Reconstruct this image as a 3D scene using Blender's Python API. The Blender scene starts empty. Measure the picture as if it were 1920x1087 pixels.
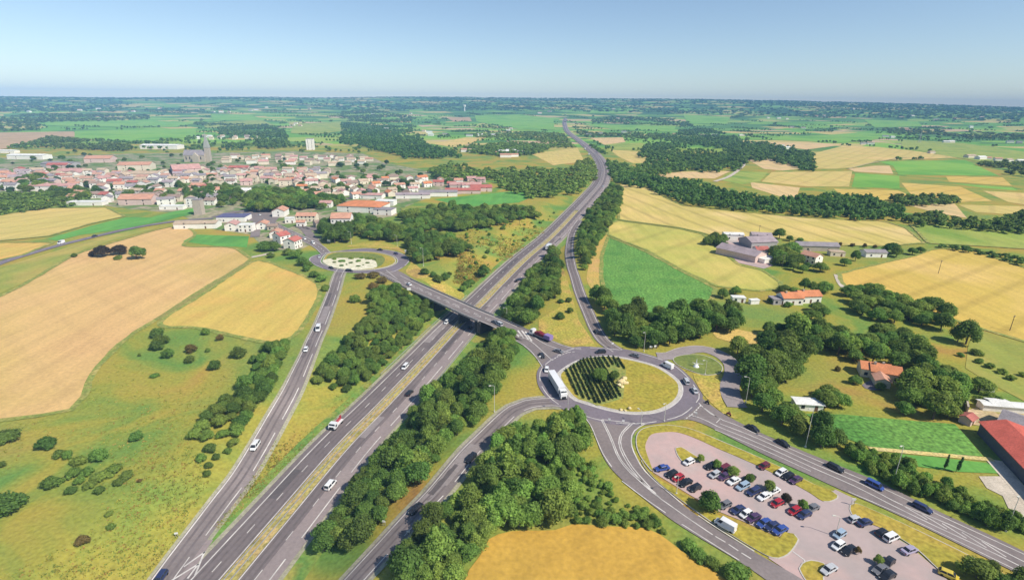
import bpy, bmesh, math, random
import numpy as np
from mathutils import Vector, Matrix
R = math.radians
rnd = random.Random(7)
sc = bpy.context.scene
col = sc.collection

# ------------------------------------------------------------------ camera
W, HH, F, CAM_H = 1920.0, 1087.0, 1000.0, 100.0
HZ0, HZ1 = 187.0, 210.0
ROLL = math.atan2(HZ1 - HZ0, W)
PITCH = math.atan2((HH / 2 - (HZ0 + HZ1) / 2) * math.cos(ROLL), F)
cr, sr, cp, sp = math.cos(ROLL), math.sin(ROLL), math.cos(PITCH), math.sin(PITCH)
cam_d = bpy.data.cameras.new('camera'); cam = bpy.data.objects.new('camera', cam_d); col.objects.link(cam)
cam_d.sensor_width = 36; cam_d.lens = 36 * F / W; cam_d.clip_start = 1; cam_d.clip_end = 40000
_r = Vector((1, 0, 0)); _u = Vector((0, sp, cp)); _f = Vector((0, cp, -sp))
_x = _r * cr + _u * sr; _y = -sr * _r + cr * _u; _z = -_f
cam.matrix_world = Matrix(((_x[0], _y[0], _z[0], 0), (_x[1], _y[1], _z[1], 0), (_x[2], _y[2], _z[2], CAM_H), (0, 0, 0, 1)))
sc.camera = cam

# ------------------------------------------------------------------ world, sun, exposure
SUN_EL, SUN_AZ = 47.0, 122.0                      # azimuth clockwise from +Y
world = bpy.data.worlds.new('World'); sc.world = world; world.use_nodes = True
wn = world.node_tree.nodes; wl = world.node_tree.links
sky = wn.new('ShaderNodeTexSky'); sky.sky_type = 'NISHITA'; sky.sun_disc = False
sky.sun_elevation = R(SUN_EL); sky.sun_rotation = R(SUN_AZ)
sky.altitude = 100; sky.air_density = 0.9; sky.dust_density = 0.25; sky.ozone_density = 1.8
bg = wn['Background']; bg.inputs['Strength'].default_value = 0.112
wl.new(sky.outputs['Color'], bg.inputs['Color'])
sun_d = bpy.data.lights.new('sun', 'SUN'); sun_d.energy = 4.7; sun_d.angle = R(0.5); sun_d.color = (1.0, 0.93, 0.82)
sun = bpy.data.objects.new('sun', sun_d); col.objects.link(sun)
sd = Vector((math.sin(R(SUN_AZ)) * math.cos(R(SUN_EL)), math.cos(R(SUN_AZ)) * math.cos(R(SUN_EL)), math.sin(R(SUN_EL))))
sun.rotation_euler = sd.to_track_quat('Z', 'Y').to_euler(); sun.location = (0, 0, 90)
vs = sc.view_settings
sc.display_settings.display_device = 'sRGB'
vs.view_transform = 'Standard'; vs.look = 'None'; vs.exposure = 0.25; vs.gamma = 1.0; vs.use_curve_mapping = False
sc.cycles.max_bounces = 6; sc.cycles.diffuse_bounces = 2; sc.cycles.glossy_bounces = 2
sc.cycles.transmission_bounces = 3; sc.cycles.transparent_max_bounces = 4; sc.cycles.volume_bounces = 0
sc.cycles.use_denoising = True

# ------------------------------------------------------------------ pixels (of the 1920 px photograph) <-> ground
def ray(x, y):
    u, v = x - W / 2, HH / 2 - y
    u2, v2 = u * cr - v * sr, u * sr + v * cr
    return np.array([u2, F * cp + v2 * sp, -F * sp + v2 * cp])
def plane(x, y, z):
    d = ray(x, y); t = (z - CAM_H) / d[2]
    return d[0] * t, d[1] * t
def project(X, Y, Z=0.0):
    dz = Z - CAM_H
    a = X; b = Y * sp + dz * cp; c = Y * cp - dz * sp
    u2, v2 = F * a / c, F * b / c
    u, v = u2 * cr + v2 * sr, -u2 * sr + v2 * cr
    return W / 2 + u, HH / 2 - v
def pxm(X, Y, Z=0.0):                             # photo pixels per metre at a place
    return F / (Y * cp - (Z - CAM_H) * sp)
def smooth(a, b, x):
    t = np.clip((np.asarray(x, float) - a) / (b - a), 0, 1); return t * t * (3 - 2 * t)
def spline(P, step, closed=False):
    """Catmull-Rom through world points, resampled about every step metres."""
    P = np.asarray(P, float)
    n = len(P); out = []
    Q = np.vstack([P[-1], P, P[:2]]) if closed else np.vstack([2 * P[0] - P[1], P, 2 * P[-1] - P[-2]])
    for i in range(n if closed else n - 1):
        p0, p1, p2, p3 = Q[i], Q[i + 1], Q[i + 2], Q[i + 3]
        k = max(1, int(np.linalg.norm(p2 - p1) / step))
        for j in range(k):
            t = j / k
            out.append(0.5 * (2 * p1 + (p2 - p0) * t + (2 * p0 - 5 * p1 + 4 * p2 - p3) * t * t + (3 * p1 - p0 - 3 * p2 + p3) * t ** 3))
    if not closed: out.append(P[-1])
    return np.array(out)

# ------------------------------------------------------------------ terrain: flat land, the motorway's cutting, far hills
CUT = -7.2
def fade(Y): return 1 - smooth(430, 720, Y)
MW_PX = [(360, 1170), (430, 1087), (530, 969), (640, 840), (720, 758), (803, 670), (855, 614), (905, 566), (940, 530), (985, 486), (1030, 448),
         (1073, 404), (1107, 367), (1126, 343), (1131, 318), (1122, 297), (1107, 281), (1083, 262), (1064, 247), (1058, 234), (1069, 213)]
def _mw():
    out = []
    for x, y in MW_PX:
        z = 0.0
        for _ in range(30): X, Y = plane(x, y, z); z = CUT * float(fade(Y))
        out.append((X, Y))
    return out
MW = _mw()
_far = MW[-1]; MW = MW[:-1]
MW_C = spline(MW, 6.0)
_seg_a, _seg_b = MW_C[:-1], MW_C[1:]
_near = _seg_a[:, 1] < 760
_seg_a, _seg_b = _seg_a[_near], _seg_b[_near]
def mw_dist(X, Y):
    X = np.asarray(X, float).ravel(); Y = np.asarray(Y, float).ravel()
    best = np.full(X.shape, 1e9)
    for a, b in zip(_seg_a, _seg_b):
        dx, dy = b - a; L = dx * dx + dy * dy
        t = np.clip(((X - a[0]) * dx + (Y - a[1]) * dy) / L, 0, 1)
        best = np.minimum(best, (X - a[0] - t * dx) ** 2 + (Y - a[1] - t * dy) ** 2)
    return np.sqrt(best)
_RA = np.array([-1.1, -0.66, -0.33, -0.06, 0.33, 0.66, 0.95, 1.2]); _RP = np.array([1, 5, 9, 13, 13.5, 9.5, 3, 0.])
def hill(X, Y):
    D = np.hypot(X, Y); az = np.where(Y > 1, X / np.maximum(Y, 1), 2)
    top = 100 + np.interp(az, _RA, _RP) * 7.0
    t = smooth(2500, 7400, D)
    und = np.sin(X * .0021 + 1) * np.sin(Y * .0017 + X * .0006) * 7 * smooth(2600, 4500, D)
    return top * t + und
def h(X, Y):
    X = np.asarray(X, float); Y = np.asarray(Y, float); shp = np.broadcast(X, Y).shape
    x, y = np.broadcast_to(X, shp).ravel(), np.broadcast_to(Y, shp).ravel()
    z = hill(x, y)
    m = (y < 740) & (y > -50) & (np.abs(x) < 330)
    if m.any():
        d = mw_dist(x[m], y[m]); z[m] += CUT * fade(y[m]) * (1 - smooth(13.5, 42, d))
    return z.reshape(shp)
_sa, _sd = _seg_a, _seg_b - _seg_a; _sl = (_sd ** 2).sum(1)
def mwd(X, Y):
    rx, ry = X - _sa[:, 0], Y - _sa[:, 1]; t = (rx * _sd[:, 0] + ry * _sd[:, 1]) / _sl
    np.minimum(t, 1, out=t); np.maximum(t, 0, out=t); rx -= t * _sd[:, 0]; ry -= t * _sd[:, 1]
    return math.sqrt((rx * rx + ry * ry).min())
def sm1(a, b, x): t = min(1.0, max(0.0, (x - a) / (b - a))); return t * t * (3 - 2 * t)
def hill1(X, Y):
    D = math.hypot(X, Y)
    if D < 2500: return 0.0
    return float(hill(np.array([X]), np.array([Y]))[0])
def hz(X, Y):
    if -50 < Y < 740 and -330 < X < 330:
        q = CUT * (1 - sm1(430, 720, Y))
        if q == 0.0: return 0.0
        return q * (1 - sm1(13.5, 42, mwd(X, Y)))
    return hill1(X, Y)
_TS = np.geomspace(1500, 9000, 160)
def G(x, y):
    """Where the line of sight through a photo pixel meets the land."""
    d = ray(x, y)
    if y > 240:
        z = 0.0
        for _ in range(14):
            t = (z - CAM_H) / d[2]; X, Y = d[0] * t, d[1] * t
            z = 0.5 * z + 0.5 * hz(X, Y)
        return X, Y
    g = d / np.hypot(d[0], d[1])
    f = CAM_H + g[2] * _TS - h(g[0] * _TS, g[1] * _TS)
    k = np.argmax(f < 0) if (f < 0).any() else len(_TS) - 1
    t = _TS[max(k - 1, 0)] + (_TS[k] - _TS[max(k - 1, 0)]) * (f[max(k - 1, 0)] / max(1e-6, f[max(k - 1, 0)] - f[k])) if k else _TS[0]
    return float(g[0] * t), float(g[1] * t)
def GP(pts): return [G(*p) for p in pts]

# ------------------------------------------------------------------ materials
def mat(name, base, var=None, scale=0.05, detail=4, rough=0.85, fine=None, fscale=1.5, famt=0.35, bump=0.0, contrast=(0.35, 0.65)):
    """Principled with procedural variation: base -> var over large noise, times a fine grain."""
    m = bpy.data.materials.new(name); m.use_nodes = True
    nt = m.node_tree; N = nt.nodes; L = nt.links
    b = N['Principled BSDF']; b.inputs['Roughness'].default_value = rough
    b.inputs['Specular IOR Level'].default_value = 0.25
    geo = N.new('ShaderNodeNewGeometry')
    nz = N.new('ShaderNodeTexNoise'); nz.inputs['Scale'].default_value = scale; nz.inputs['Detail'].default_value = detail
    L.new(geo.outputs['Position'], nz.inputs['Vector'])
    rp = N.new('ShaderNodeValToRGB'); e = rp.color_ramp.elements
    cols = [base] + (var if isinstance(var, list) else [var or tuple(c * .85 for c in base)])
    e[0].position = contrast[0]; e[0].color = (*cols[0], 1); e[1].position = contrast[1]; e[1].color = (*cols[-1], 1)
    for i, c in enumerate(cols[1:-1]):
        q = e.new(contrast[0] + (contrast[1] - contrast[0]) * (i + 1) / (len(cols) - 1)); q.color = (*c, 1)
    L.new(nz.outputs['Fac'], rp.inputs['Fac'])
    n2 = N.new('ShaderNodeTexNoise'); n2.inputs['Scale'].default_value = fscale; n2.inputs['Detail'].default_value = 5
    L.new(geo.outputs['Position'], n2.inputs['Vector'])
    mr = N.new('ShaderNodeMapRange'); mr.inputs['From Min'].default_value = .3; mr.inputs['From Max'].default_value = .7
    mr.inputs['To Min'].default_value = 1 - famt; mr.inputs['To Max'].default_value = 1 + famt
    L.new(n2.outputs['Fac'], mr.inputs['Value'])
    mx = N.new('ShaderNodeVectorMath'); mx.operation = 'SCALE'
    L.new(rp.outputs['Color'], mx.inputs[0]); L.new(mr.outputs['Result'], mx.inputs['Scale'])
    L.new(mx.outputs['Vector'], b.inputs['Base Color'])
    if bump:
        bp = N.new('ShaderNodeBump'); bp.inputs['Strength'].default_value = bump; bp.inputs['Distance'].default_value = 0.4
        L.new(n2.outputs['Fac'], bp.inputs['Height']); L.new(bp.outputs['Normal'], b.inputs['Normal'])
    m['out'] = 1
    return m
_mats = {}
def plain(name, c, rough=0.6, metal=0.0, famt=0.08, fscale=0.8):
    k = (name,)
    if k not in _mats:
        m = mat(name, c, tuple(x * .92 for x in c), scale=.3, rough=rough, fscale=fscale, famt=famt)
        m.node_tree.nodes['Principled BSDF'].inputs['Metallic'].default_value = metal
        _mats[k] = m
    return _mats[k]
def field_mat(name, base, var, ang, gap=18.0, amt=0.16, scale=.012, fine=.11, fscale=.7, grain=None):
    """A crop: patchy noise plus faint parallel tramlines running at angle ang."""
    m = mat(name, base, var, scale=scale, detail=5, rough=.95, fscale=fscale, famt=fine, bump=.25)
    nt = m.node_tree; N = nt.nodes; L = nt.links; b = N['Principled BSDF']
    src = b.inputs['Base Color'].links[0].from_socket
    geo = N.new('ShaderNodeNewGeometry'); mp = N.new('ShaderNodeMapping'); mp.inputs['Rotation'].default_value = (0, 0, ang)
    L.new(geo.outputs['Position'], mp.inputs['Vector'])
    wv = N.new('ShaderNodeTexWave'); wv.wave_type = 'BANDS'; wv.bands_direction = 'X'
    wv.inputs['Scale'].default_value = 2 * math.pi / gap / 20 * 1.0; wv.inputs['Distortion'].default_value = 1.2
    wv.inputs['Detail'].default_value = 3; wv.inputs['Detail Scale'].default_value = .4
    L.new(mp.outputs['Vector'], wv.inputs['Vector'])
    rp = N.new('ShaderNodeMapRange'); rp.inputs['From Min'].default_value = 0.0; rp.inputs['From Max'].default_value = .18
    rp.inputs['To Min'].default_value = 1 - amt; rp.inputs['To Max'].default_value = 1.0
    L.new(wv.outputs['Fac'], rp.inputs['Value'])
    # drifts along the working direction
    mp2 = N.new('ShaderNodeMapping'); mp2.inputs['Rotation'].default_value = (0, 0, ang); mp2.inputs['Scale'].default_value = (.35, .03, 1)
    L.new(geo.outputs['Position'], mp2.inputs['Vector'])
    n3 = N.new('ShaderNodeTexNoise'); n3.inputs['Scale'].default_value = .5; n3.inputs['Detail'].default_value = 4
    L.new(mp2.outputs['Vector'], n3.inputs['Vector'])
    r3 = N.new('ShaderNodeMapRange'); r3.inputs['From Min'].default_value = .3; r3.inputs['From Max'].default_value = .7
    r3.inputs['To Min'].default_value = .9; r3.inputs['To Max'].default_value = 1.1; L.new(n3.outputs['Fac'], r3.inputs['Value'])
    mu = N.new('ShaderNodeMath'); mu.operation = 'MULTIPLY'; L.new(rp.outputs['Result'], mu.inputs[0]); L.new(r3.outputs['Result'], mu.inputs[1])
    sx = N.new('ShaderNodeVectorMath'); sx.operation = 'SCALE'; L.new(src, sx.inputs[0]); L.new(mu.outputs['Value'], sx.inputs['Scale'])
    L.new(sx.outputs['Vector'], b.inputs['Base Color'])
    return m
def leaf_mat(name, c, dark=.65, light=1.4, hue=.03, trans=.38):
    m = bpy.data.materials.new(name); m.use_nodes = True
    nt = m.node_tree; N = nt.nodes; L = nt.links; b = N['Principled BSDF']
    b.inputs['Roughness'].default_value = .75; b.inputs['Specular IOR Level'].default_value = .2
    geo = N.new('ShaderNodeNewGeometry'); oi = N.new('ShaderNodeObjectInfo')
    mr = N.new('ShaderNodeMapRange'); mr.inputs['To Min'].default_value = dark; mr.inputs['To Max'].default_value = light
    L.new(geo.outputs['Random Per Island'], mr.inputs['Value'])
    nz = N.new('ShaderNodeTexNoise'); nz.inputs['Scale'].default_value = .16; nz.inputs['Detail'].default_value = 3
    L.new(geo.outputs['Position'], nz.inputs['Vector'])
    r2 = N.new('ShaderNodeMapRange'); r2.inputs['From Min'].default_value = .3; r2.inputs['From Max'].default_value = .7
    r2.inputs['To Min'].default_value = .75; r2.inputs['To Max'].default_value = 1.25; L.new(nz.outputs['Fac'], r2.inputs['Value'])
    mu0 = N.new('ShaderNodeMath'); mu0.operation = 'MULTIPLY'; L.new(mr.outputs['Result'], mu0.inputs[0]); L.new(r2.outputs['Result'], mu0.inputs[1])
    n3 = N.new('ShaderNodeTexNoise'); n3.inputs['Scale'].default_value = .045; n3.inputs['Detail'].default_value = 4; L.new(geo.outputs['Position'], n3.inputs['Vector'])
    r4 = N.new('ShaderNodeMapRange'); r4.inputs['From Min'].default_value = .3; r4.inputs['From Max'].default_value = .7
    r4.inputs['To Min'].default_value = .7; r4.inputs['To Max'].default_value = 1.35; L.new(n3.outputs['Fac'], r4.inputs['Value'])
    mu = N.new('ShaderNodeMath'); mu.operation = 'MULTIPLY'; L.new(mu0.outputs['Value'], mu.inputs[0]); L.new(r4.outputs['Result'], mu.inputs[1])
    hs = N.new('ShaderNodeHueSaturation'); hs.inputs['Color'].default_value = (*c, 1)
    rh = N.new('ShaderNodeMapRange'); rh.inputs['To Min'].default_value = .5 - hue; rh.inputs['To Max'].default_value = .5 + hue * .6
    L.new(oi.outputs['Random'], rh.inputs['Value']); L.new(rh.outputs['Result'], hs.inputs['Hue'])
    L.new(mu.outputs['Value'], hs.inputs['Value'])
    L.new(hs.outputs['Color'], b.inputs['Base Color'])
    tl = N.new('ShaderNodeBsdfTranslucent'); gm = N.new('ShaderNodeMix'); gm.data_type = 'RGBA'; gm.blend_type = 'MULTIPLY'; gm.inputs['Factor'].default_value = 1
    L.new(hs.outputs['Color'], gm.inputs['A']); gm.inputs['B'].default_value = (1.5, 1.5, .8, 1); L.new(gm.outputs['Result'], tl.inputs['Color'])
    ms = N.new('ShaderNodeMixShader'); ms.inputs['Fac'].default_value = trans; L.new(b.outputs['BSDF'], ms.inputs[1]); L.new(tl.outputs['BSDF'], ms.inputs[2])
    L.new(ms.outputs['Shader'], N['Material Output'].inputs['Surface'])
    return m

# ------------------------------------------------------------------ mesh and object helpers
def arrays_mesh(name, V, faces):
    """faces: list of int arrays (n x k) of any k."""
    me = bpy.data.meshes.new(name)
    V = np.asarray(V, np.float32); me.vertices.add(len(V)); me.vertices.foreach_set('co', V.ravel())
    idx = np.concatenate([np.asarray(f, np.int32).ravel() for f in faces])
    tot = np.concatenate([np.full(len(f), np.asarray(f).shape[1], np.int32) for f in faces])
    me.loops.add(len(idx)); me.loops.foreach_set('vertex_index', idx)
    me.polygons.add(len(tot)); me.polygons.foreach_set('loop_start', np.concatenate([[0], np.cumsum(tot)[:-1]]).astype(np.int32))
    me.polygons.foreach_set('loop_total', tot)
    me.update(calc_edges=True); me.validate()
    return me
class MB:
    """Collects simple shapes for one mesh."""
    def __init__(s): s.v = []; s.f = []
    def add(s, v, f):
        o = len(s.v); s.v += [tuple(map(float, p)) for p in v]; s.f += [tuple(i + o for i in q) for q in f]; return s
    def box(s, x0, x1, y0, y1, z0, z1):
        return s.add([(x0, y0, z0), (x1, y0, z0), (x1, y1, z0), (x0, y1, z0), (x0, y0, z1), (x1, y0, z1), (x1, y1, z1), (x0, y1, z1)],
                     [(3, 2, 1, 0), (4, 5, 6, 7), (0, 1, 5, 4), (1, 2, 6, 5), (2, 3, 7, 6), (3, 0, 4, 7)])
    def tube(s, pts, rad, n=6):
        pts = [Vector(p) for p in pts]
        rad = rad if isinstance(rad, (list, tuple)) else [rad] * len(pts)
        vs_, fs = [], []
        for i, p in enumerate(pts):
            d = (pts[min(i + 1, len(pts) - 1)] - pts[max(i - 1, 0)]).normalized()
            a = d.orthogonal().normalized(); b = d.cross(a)
            for k in range(n):
                t = 2 * math.pi * k / n; vs_.append(p + (a * math.cos(t) + b * math.sin(t)) * rad[i])
        for i in range(len(pts) - 1):
            for k in range(n): fs.append((i * n + k, i * n + (k + 1) % n, (i + 1) * n + (k + 1) % n, (i + 1) * n + k))
        fs.append(tuple(range(n))[::-1]); fs.append(tuple(range((len(pts) - 1) * n, len(pts) * n)))
        return s.add(vs_, fs)
    def prism(s, outline, z0, z1):
        n = len(outline)
        return s.add([(x, y, z0) for x, y in outline] + [(x, y, z1) for x, y in outline],
                     [tuple(range(n))[::-1], tuple(range(n, 2 * n))] + [(i, (i + 1) % n, n + (i + 1) % n, n + i) for i in range(n)])
    def loft(s, secs):
        n = len(secs[0]); fs = []
        for i in range(len(secs) - 1):
            for k in range(n): fs.append((i * n + k, i * n + (k + 1) % n, (i + 1) * n + (k + 1) % n, (i + 1) * n + k))
        fs.append(tuple(range(n))[::-1]); fs.append(tuple(range((len(secs) - 1) * n, len(secs) * n)))
        return s.add([p for q in secs for p in q], fs)
    def panel(s, q, shrink=.12, out=.012, th=.02):
        """A thin pane set proud of the quad q (outward winding)."""
        q = [Vector(p) for p in q]; c = sum(q, Vector()) / 4; n = (q[1] - q[0]).cross(q[3] - q[0]).normalized()
        a = [p + (c - p) * shrink + n * out for p in q]; b = [p - n * th for p in a]
        return s.add(a + b, [(0, 1, 2, 3), (7, 6, 5, 4)] + [((i + 1) % 4, i, 4 + i, 4 + (i + 1) % 4) for i in range(4)])
    def mesh(s, name, m=None, smooth_=False):
        me = bpy.data.meshes.new(name); me.from_pydata(s.v, [], s.f); me.update()
        if m: me.materials.append(m)
        if smooth_: me.polygons.foreach_set('use_smooth', [True] * len(me.polygons))
        return me
def link(name, me, parent=None, kind=None):
    o = bpy.data.objects.new(name, me); col.objects.link(o)
    if parent: o.parent = parent
    if kind: o['kind'] = kind
    return o
def tag(o, label, cat, group=None):
    o['label'] = label; o['category'] = cat
    if group: o['group'] = group
    return o
def thing(name, label, cat, loc, rz=0.0, group=None, scale=1.0):
    o = bpy.data.objects.new(name, None); col.objects.link(o); o.empty_display_size = .5
    o.location = loc; o.rotation_euler = (0, 0, rz)
    if scale != 1.0: o.scale = (scale,) * 3 if not isinstance(scale, tuple) else scale
    return tag(o, label, cat, group)
# ------------------------------------------------------------------ ground sheet
def axis(lo, hi, f0, f1, step, grow=1.13):
    a = list(np.arange(f0, f1 + .1, step)); s = step
    while a[-1] < hi: s *= grow; a.append(a[-1] + min(s, 130))
    s = step; b = [a[0]]
    while b[-1] > lo: s *= grow; b.append(b[-1] - min(s, 130))
    return np.array(b[:0:-1] + a)
gx = axis(-8000, 8000, -130, 180, 4); gy = axis(-900, 7600, 40, 740, 4)
XX, YY = np.meshgrid(gx, gy); ZZ = h(XX, YY)
nx, ny = len(gx), len(gy)
i0 = (np.arange(ny - 1)[:, None] * nx + np.arange(nx - 1)[None, :]).ravel()
ground_me = arrays_mesh('ground', np.stack([XX.ravel(), YY.ravel(), ZZ.ravel()], 1), [np.stack([i0, i0 + 1, i0 + nx + 1, i0 + nx], 1)])
ground_me.polygons.foreach_set('use_smooth', [True] * len(ground_me.polygons))
def ground_mat():
    m = bpy.data.materials.new('rough_grassland'); m.use_nodes = True
    nt = m.node_tree; N = nt.nodes; L = nt.links; b = N['Principled BSDF']; b.inputs['Roughness'].default_value = .95
    b.inputs['Specular IOR Level'].default_value = .1
    geo = N.new('ShaderNodeNewGeometry')
    def noise(s, d=5, dist=0.0):
        n = N.new('ShaderNodeTexNoise'); n.inputs['Scale'].default_value = s; n.inputs['Detail'].default_value = d; n.inputs['Distortion'].default_value = dist
        L.new(geo.outputs['Position'], n.inputs['Vector']); return n
    def ramp(src, els):
        r = N.new('ShaderNodeValToRGB'); e = r.color_ramp.elements
        e[0].position, e[0].color = els[0][0], (*els[0][1], 1); e[1].position, e[1].color = els[-1][0], (*els[-1][1], 1)
        for p, c in els[1:-1]: q = e.new(p); q.color = (*c, 1)
        L.new(src, r.inputs['Fac']); return r
    def mix(a, b_, f):
        x = N.new('ShaderNodeMix'); x.data_type = 'RGBA'; L.new(a, x.inputs['A']); L.new(b_, x.inputs['B']); L.new(f, x.inputs['Factor']); return x.outputs['Result']
    near = ramp(noise(.026, 8, .9).outputs['Fac'], [(.33, (.13, .24, .05)), (.42, (.22, .27, .05)), (.50, (.31, .285, .05)), (.59, (.36, .285, .055)), (.68, (.38, .24, .06)), (.76, (.32, .18, .06))])
    green = ramp(noise(.012, 4).outputs['Fac'], [(.50, (0, 0, 0)), (.66, (.75, .75, .75))])
    gc = ramp(noise(.25, 4).outputs['Fac'], [(.3, (.11, .22, .06)), (.7, (.19, .28, .06))])
    c1 = mix(near.outputs['Color'], gc.outputs['Color'], green.outputs['Color'])
    # far farmland: a patchwork of small fields
    mp = N.new('ShaderNodeMapping'); mp.inputs['Rotation'].default_value = (0, 0, .5); mp.inputs['Scale'].default_value = (1 / 190, 1 / 120, 0)
    L.new(geo.outputs['Position'], mp.inputs['Vector'])
    vo = N.new('ShaderNodeTexVoronoi'); vo.inputs['Scale'].default_value = 1.0; L.new(mp.outputs['Vector'], vo.inputs['Vector'])
    sx = N.new('ShaderNodeSeparateColor'); L.new(vo.outputs['Color'], sx.inputs['Color'])
    far = ramp(sx.outputs['Red'], [(0, (.10, .22, .05)), (.25, (.15, .33, .05)), (.5, (.22, .40, .06)), (.68, (.30, .40, .08)), (.8, (.50, .42, .14)), (.92, (.52, .38, .22))])
    far2 = ramp(sx.outputs['Red'], [(0, (.05, .12, .04)), (.35, (.10, .22, .05)), (.6, (.17, .34, .06)), (.85, (.42, .38, .14))]); far2.color_ramp.interpolation = 'CONSTANT'
    far.color_ramp.interpolation = 'CONSTANT'
    sp_ = N.new('ShaderNodeSeparateXYZ'); L.new(geo.outputs['Position'], sp_.inputs['Vector'])
    mr = N.new('ShaderNodeMapRange'); mr.inputs['From Min'].default_value = 1250; mr.inputs['From Max'].default_value = 1500; L.new(sp_.outputs['Y'], mr.inputs['Value'])
    mr2 = N.new('ShaderNodeMapRange'); mr2.inputs['From Min'].default_value = 3000; mr2.inputs['From Max'].default_value = 4500; L.new(sp_.outputs['Y'], mr2.inputs['Value'])
    c2 = mix(c1, mix(far.outputs['Color'], far2.outputs['Color'], mr2.outputs['Result']), mr.outputs['Result'])
    fn = noise(.9, 6); fr = N.new('ShaderNodeMapRange'); fr.inputs['From Min'].default_value = .3; fr.inputs['From Max'].default_value = .7
    fr.inputs['To Min'].default_value = .8; fr.inputs['To Max'].default_value = 1.18; L.new(fn.outputs['Fac'], fr.inputs['Value'])
    s = N.new('ShaderNodeVectorMath'); s.operation = 'SCALE'; L.new(c2, s.inputs[0]); L.new(fr.outputs['Result'], s.inputs['Scale'])
    L.new(s.outputs['Vector'], b.inputs['Base Color'])
    bp = N.new('ShaderNodeBump'); bp.inputs['Strength'].default_value = .4; bp.inputs['Distance'].default_value = .5
    L.new(fn.outputs['Fac'], bp.inputs['Height']); L.new(bp.outputs['Normal'], b.inputs['Normal'])
    return m
ground_me.materials.append(ground_mat())
link('ground', ground_me, kind='structure')

# ------------------------------------------------------------------ fields
def sheet(name, px, m, z=.10, curve=False, world_pts=None, step=None, kind='structure', rim=None):
    P = world_pts if world_pts is not None else GP(px)
    P = spline(P, step or max(3.0, np.hypot(*np.ptp(np.array(P), 0)) / 60), True) if curve else np.array(P)
    bm = bmesh.new()
    f = bm.faces.new([bm.verts.new((x, y, 0)) for x, y in P]); bm.normal_update()
    if f.normal.z < 0: f.normal_flip()
    bmesh.ops.triangulate(bm, faces=bm.faces[:])
    D = np.hypot(*np.mean(P, 0))
    if D > 1900:
        for _ in range(5):
            le = [e for e in bm.edges if e.calc_length() > 150]
            if not le: break
            bmesh.ops.subdivide_edges(bm, edges=le, cuts=1); bmesh.ops.triangulate(bm, faces=bm.faces[:])
    elif D < 700 and np.ptp(np.array(P), 0).max() < 260 and mw_dist(np.array(P)[:, 0], np.array(P)[:, 1]).min() < 46:
        for _ in range(6):
            le = [e for e in bm.edges if e.calc_length() > 6]
            if not le: break
            bmesh.ops.subdivide_edges(bm, edges=le, cuts=1); bmesh.ops.triangulate(bm, faces=bm.faces[:])
    xs = np.array([v.co.x for v in bm.verts]); ys = np.array([v.co.y for v in bm.verts]); zs = h(xs, ys)
    zz = z if D < 1200 else z + (D - 1200) * .0006
    for v, q in zip(bm.verts, zs): v.co.z = q + zz
    me = bpy.data.meshes.new(name); bm.to_mesh(me); bm.free(); me.materials.append(m)
    return link(name, me, kind=kind)
wheat_pink = field_mat('stubble_sand', (.59, .365, .155), [(.60, .395, .155), (.49, .355, .105)], 2.2, 22, .05, .010)
wheat_gold = field_mat('ripe_wheat_gold', (.62, .41, .105), [(.54, .40, .095), (.62, .37, .10)], .3, 20, .05, .02)
wheat_low = field_mat('ripe_wheat_deep', (.48, .285, .048), [(.52, .315, .055), (.43, .27, .045)], .9, 14, .07, .02, .13, .8)
wheat_r1 = field_mat('ripe_wheat_pale', (.62, .46, .15), [(.52, .42, .11), (.66, .49, .19)], -.2, 26, .22, .012)
wheat_r2 = field_mat('turning_barley', (.54, .44, .11), [(.42, .40, .085), (.60, .46, .13)], .75, 30, .14, .012)
wheat_r4 = field_mat('ripe_wheat_warm', (.60, .40, .09), [(.54, .39, .08), (.64, .44, .13)], 1.0, 24, .16, .012)
olive = field_mat('meadow_olive', (.34, .31, .06), [(.26, .29, .055), (.42, .33, .08)], .4, 30, .04, .02)
brown = field_mat('bare_soil', (.42, .28, .15), [(.48, .33, .18), (.38, .27, .13)], .5, 16, .06, .02)
pinkish = field_mat('dry_stubble', (.60, .42, .22), [(.64, .45, .2), (.52, .4, .18)], .2, 18, .06, .02)
gold_far = field_mat('wheat_far', (.60, .44, .14), [(.52, .42, .12), (.64, .45, .16)], .7, 26, .12, .008)
maize = field_mat('maize_green', (.10, .25, .045), [(.14, .29, .055), (.085, .22, .04)], .2, 3.0, .10, .03, .5, .8)
mint = field_mat('lucerne_green', (.10, .30, .055), [(.13, .33, .06), (.09, .26, .05)], .2, 6, .08, .02)
green_far = field_mat('green_crop_far', (.16, .37, .045), [(.22, .40, .055), (.13, .32, .04)], 1.1, 24, .06, .006)
lime = field_mat('ley_grass', (.24, .33, .05), [(.32, .36, .07), (.18, .28, .04)], .6, 20, .05, .015)
path_m = mat('beaten_track', (.52, .42, .2), (.42, .36, .14), scale=.2, fscale=2)
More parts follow.
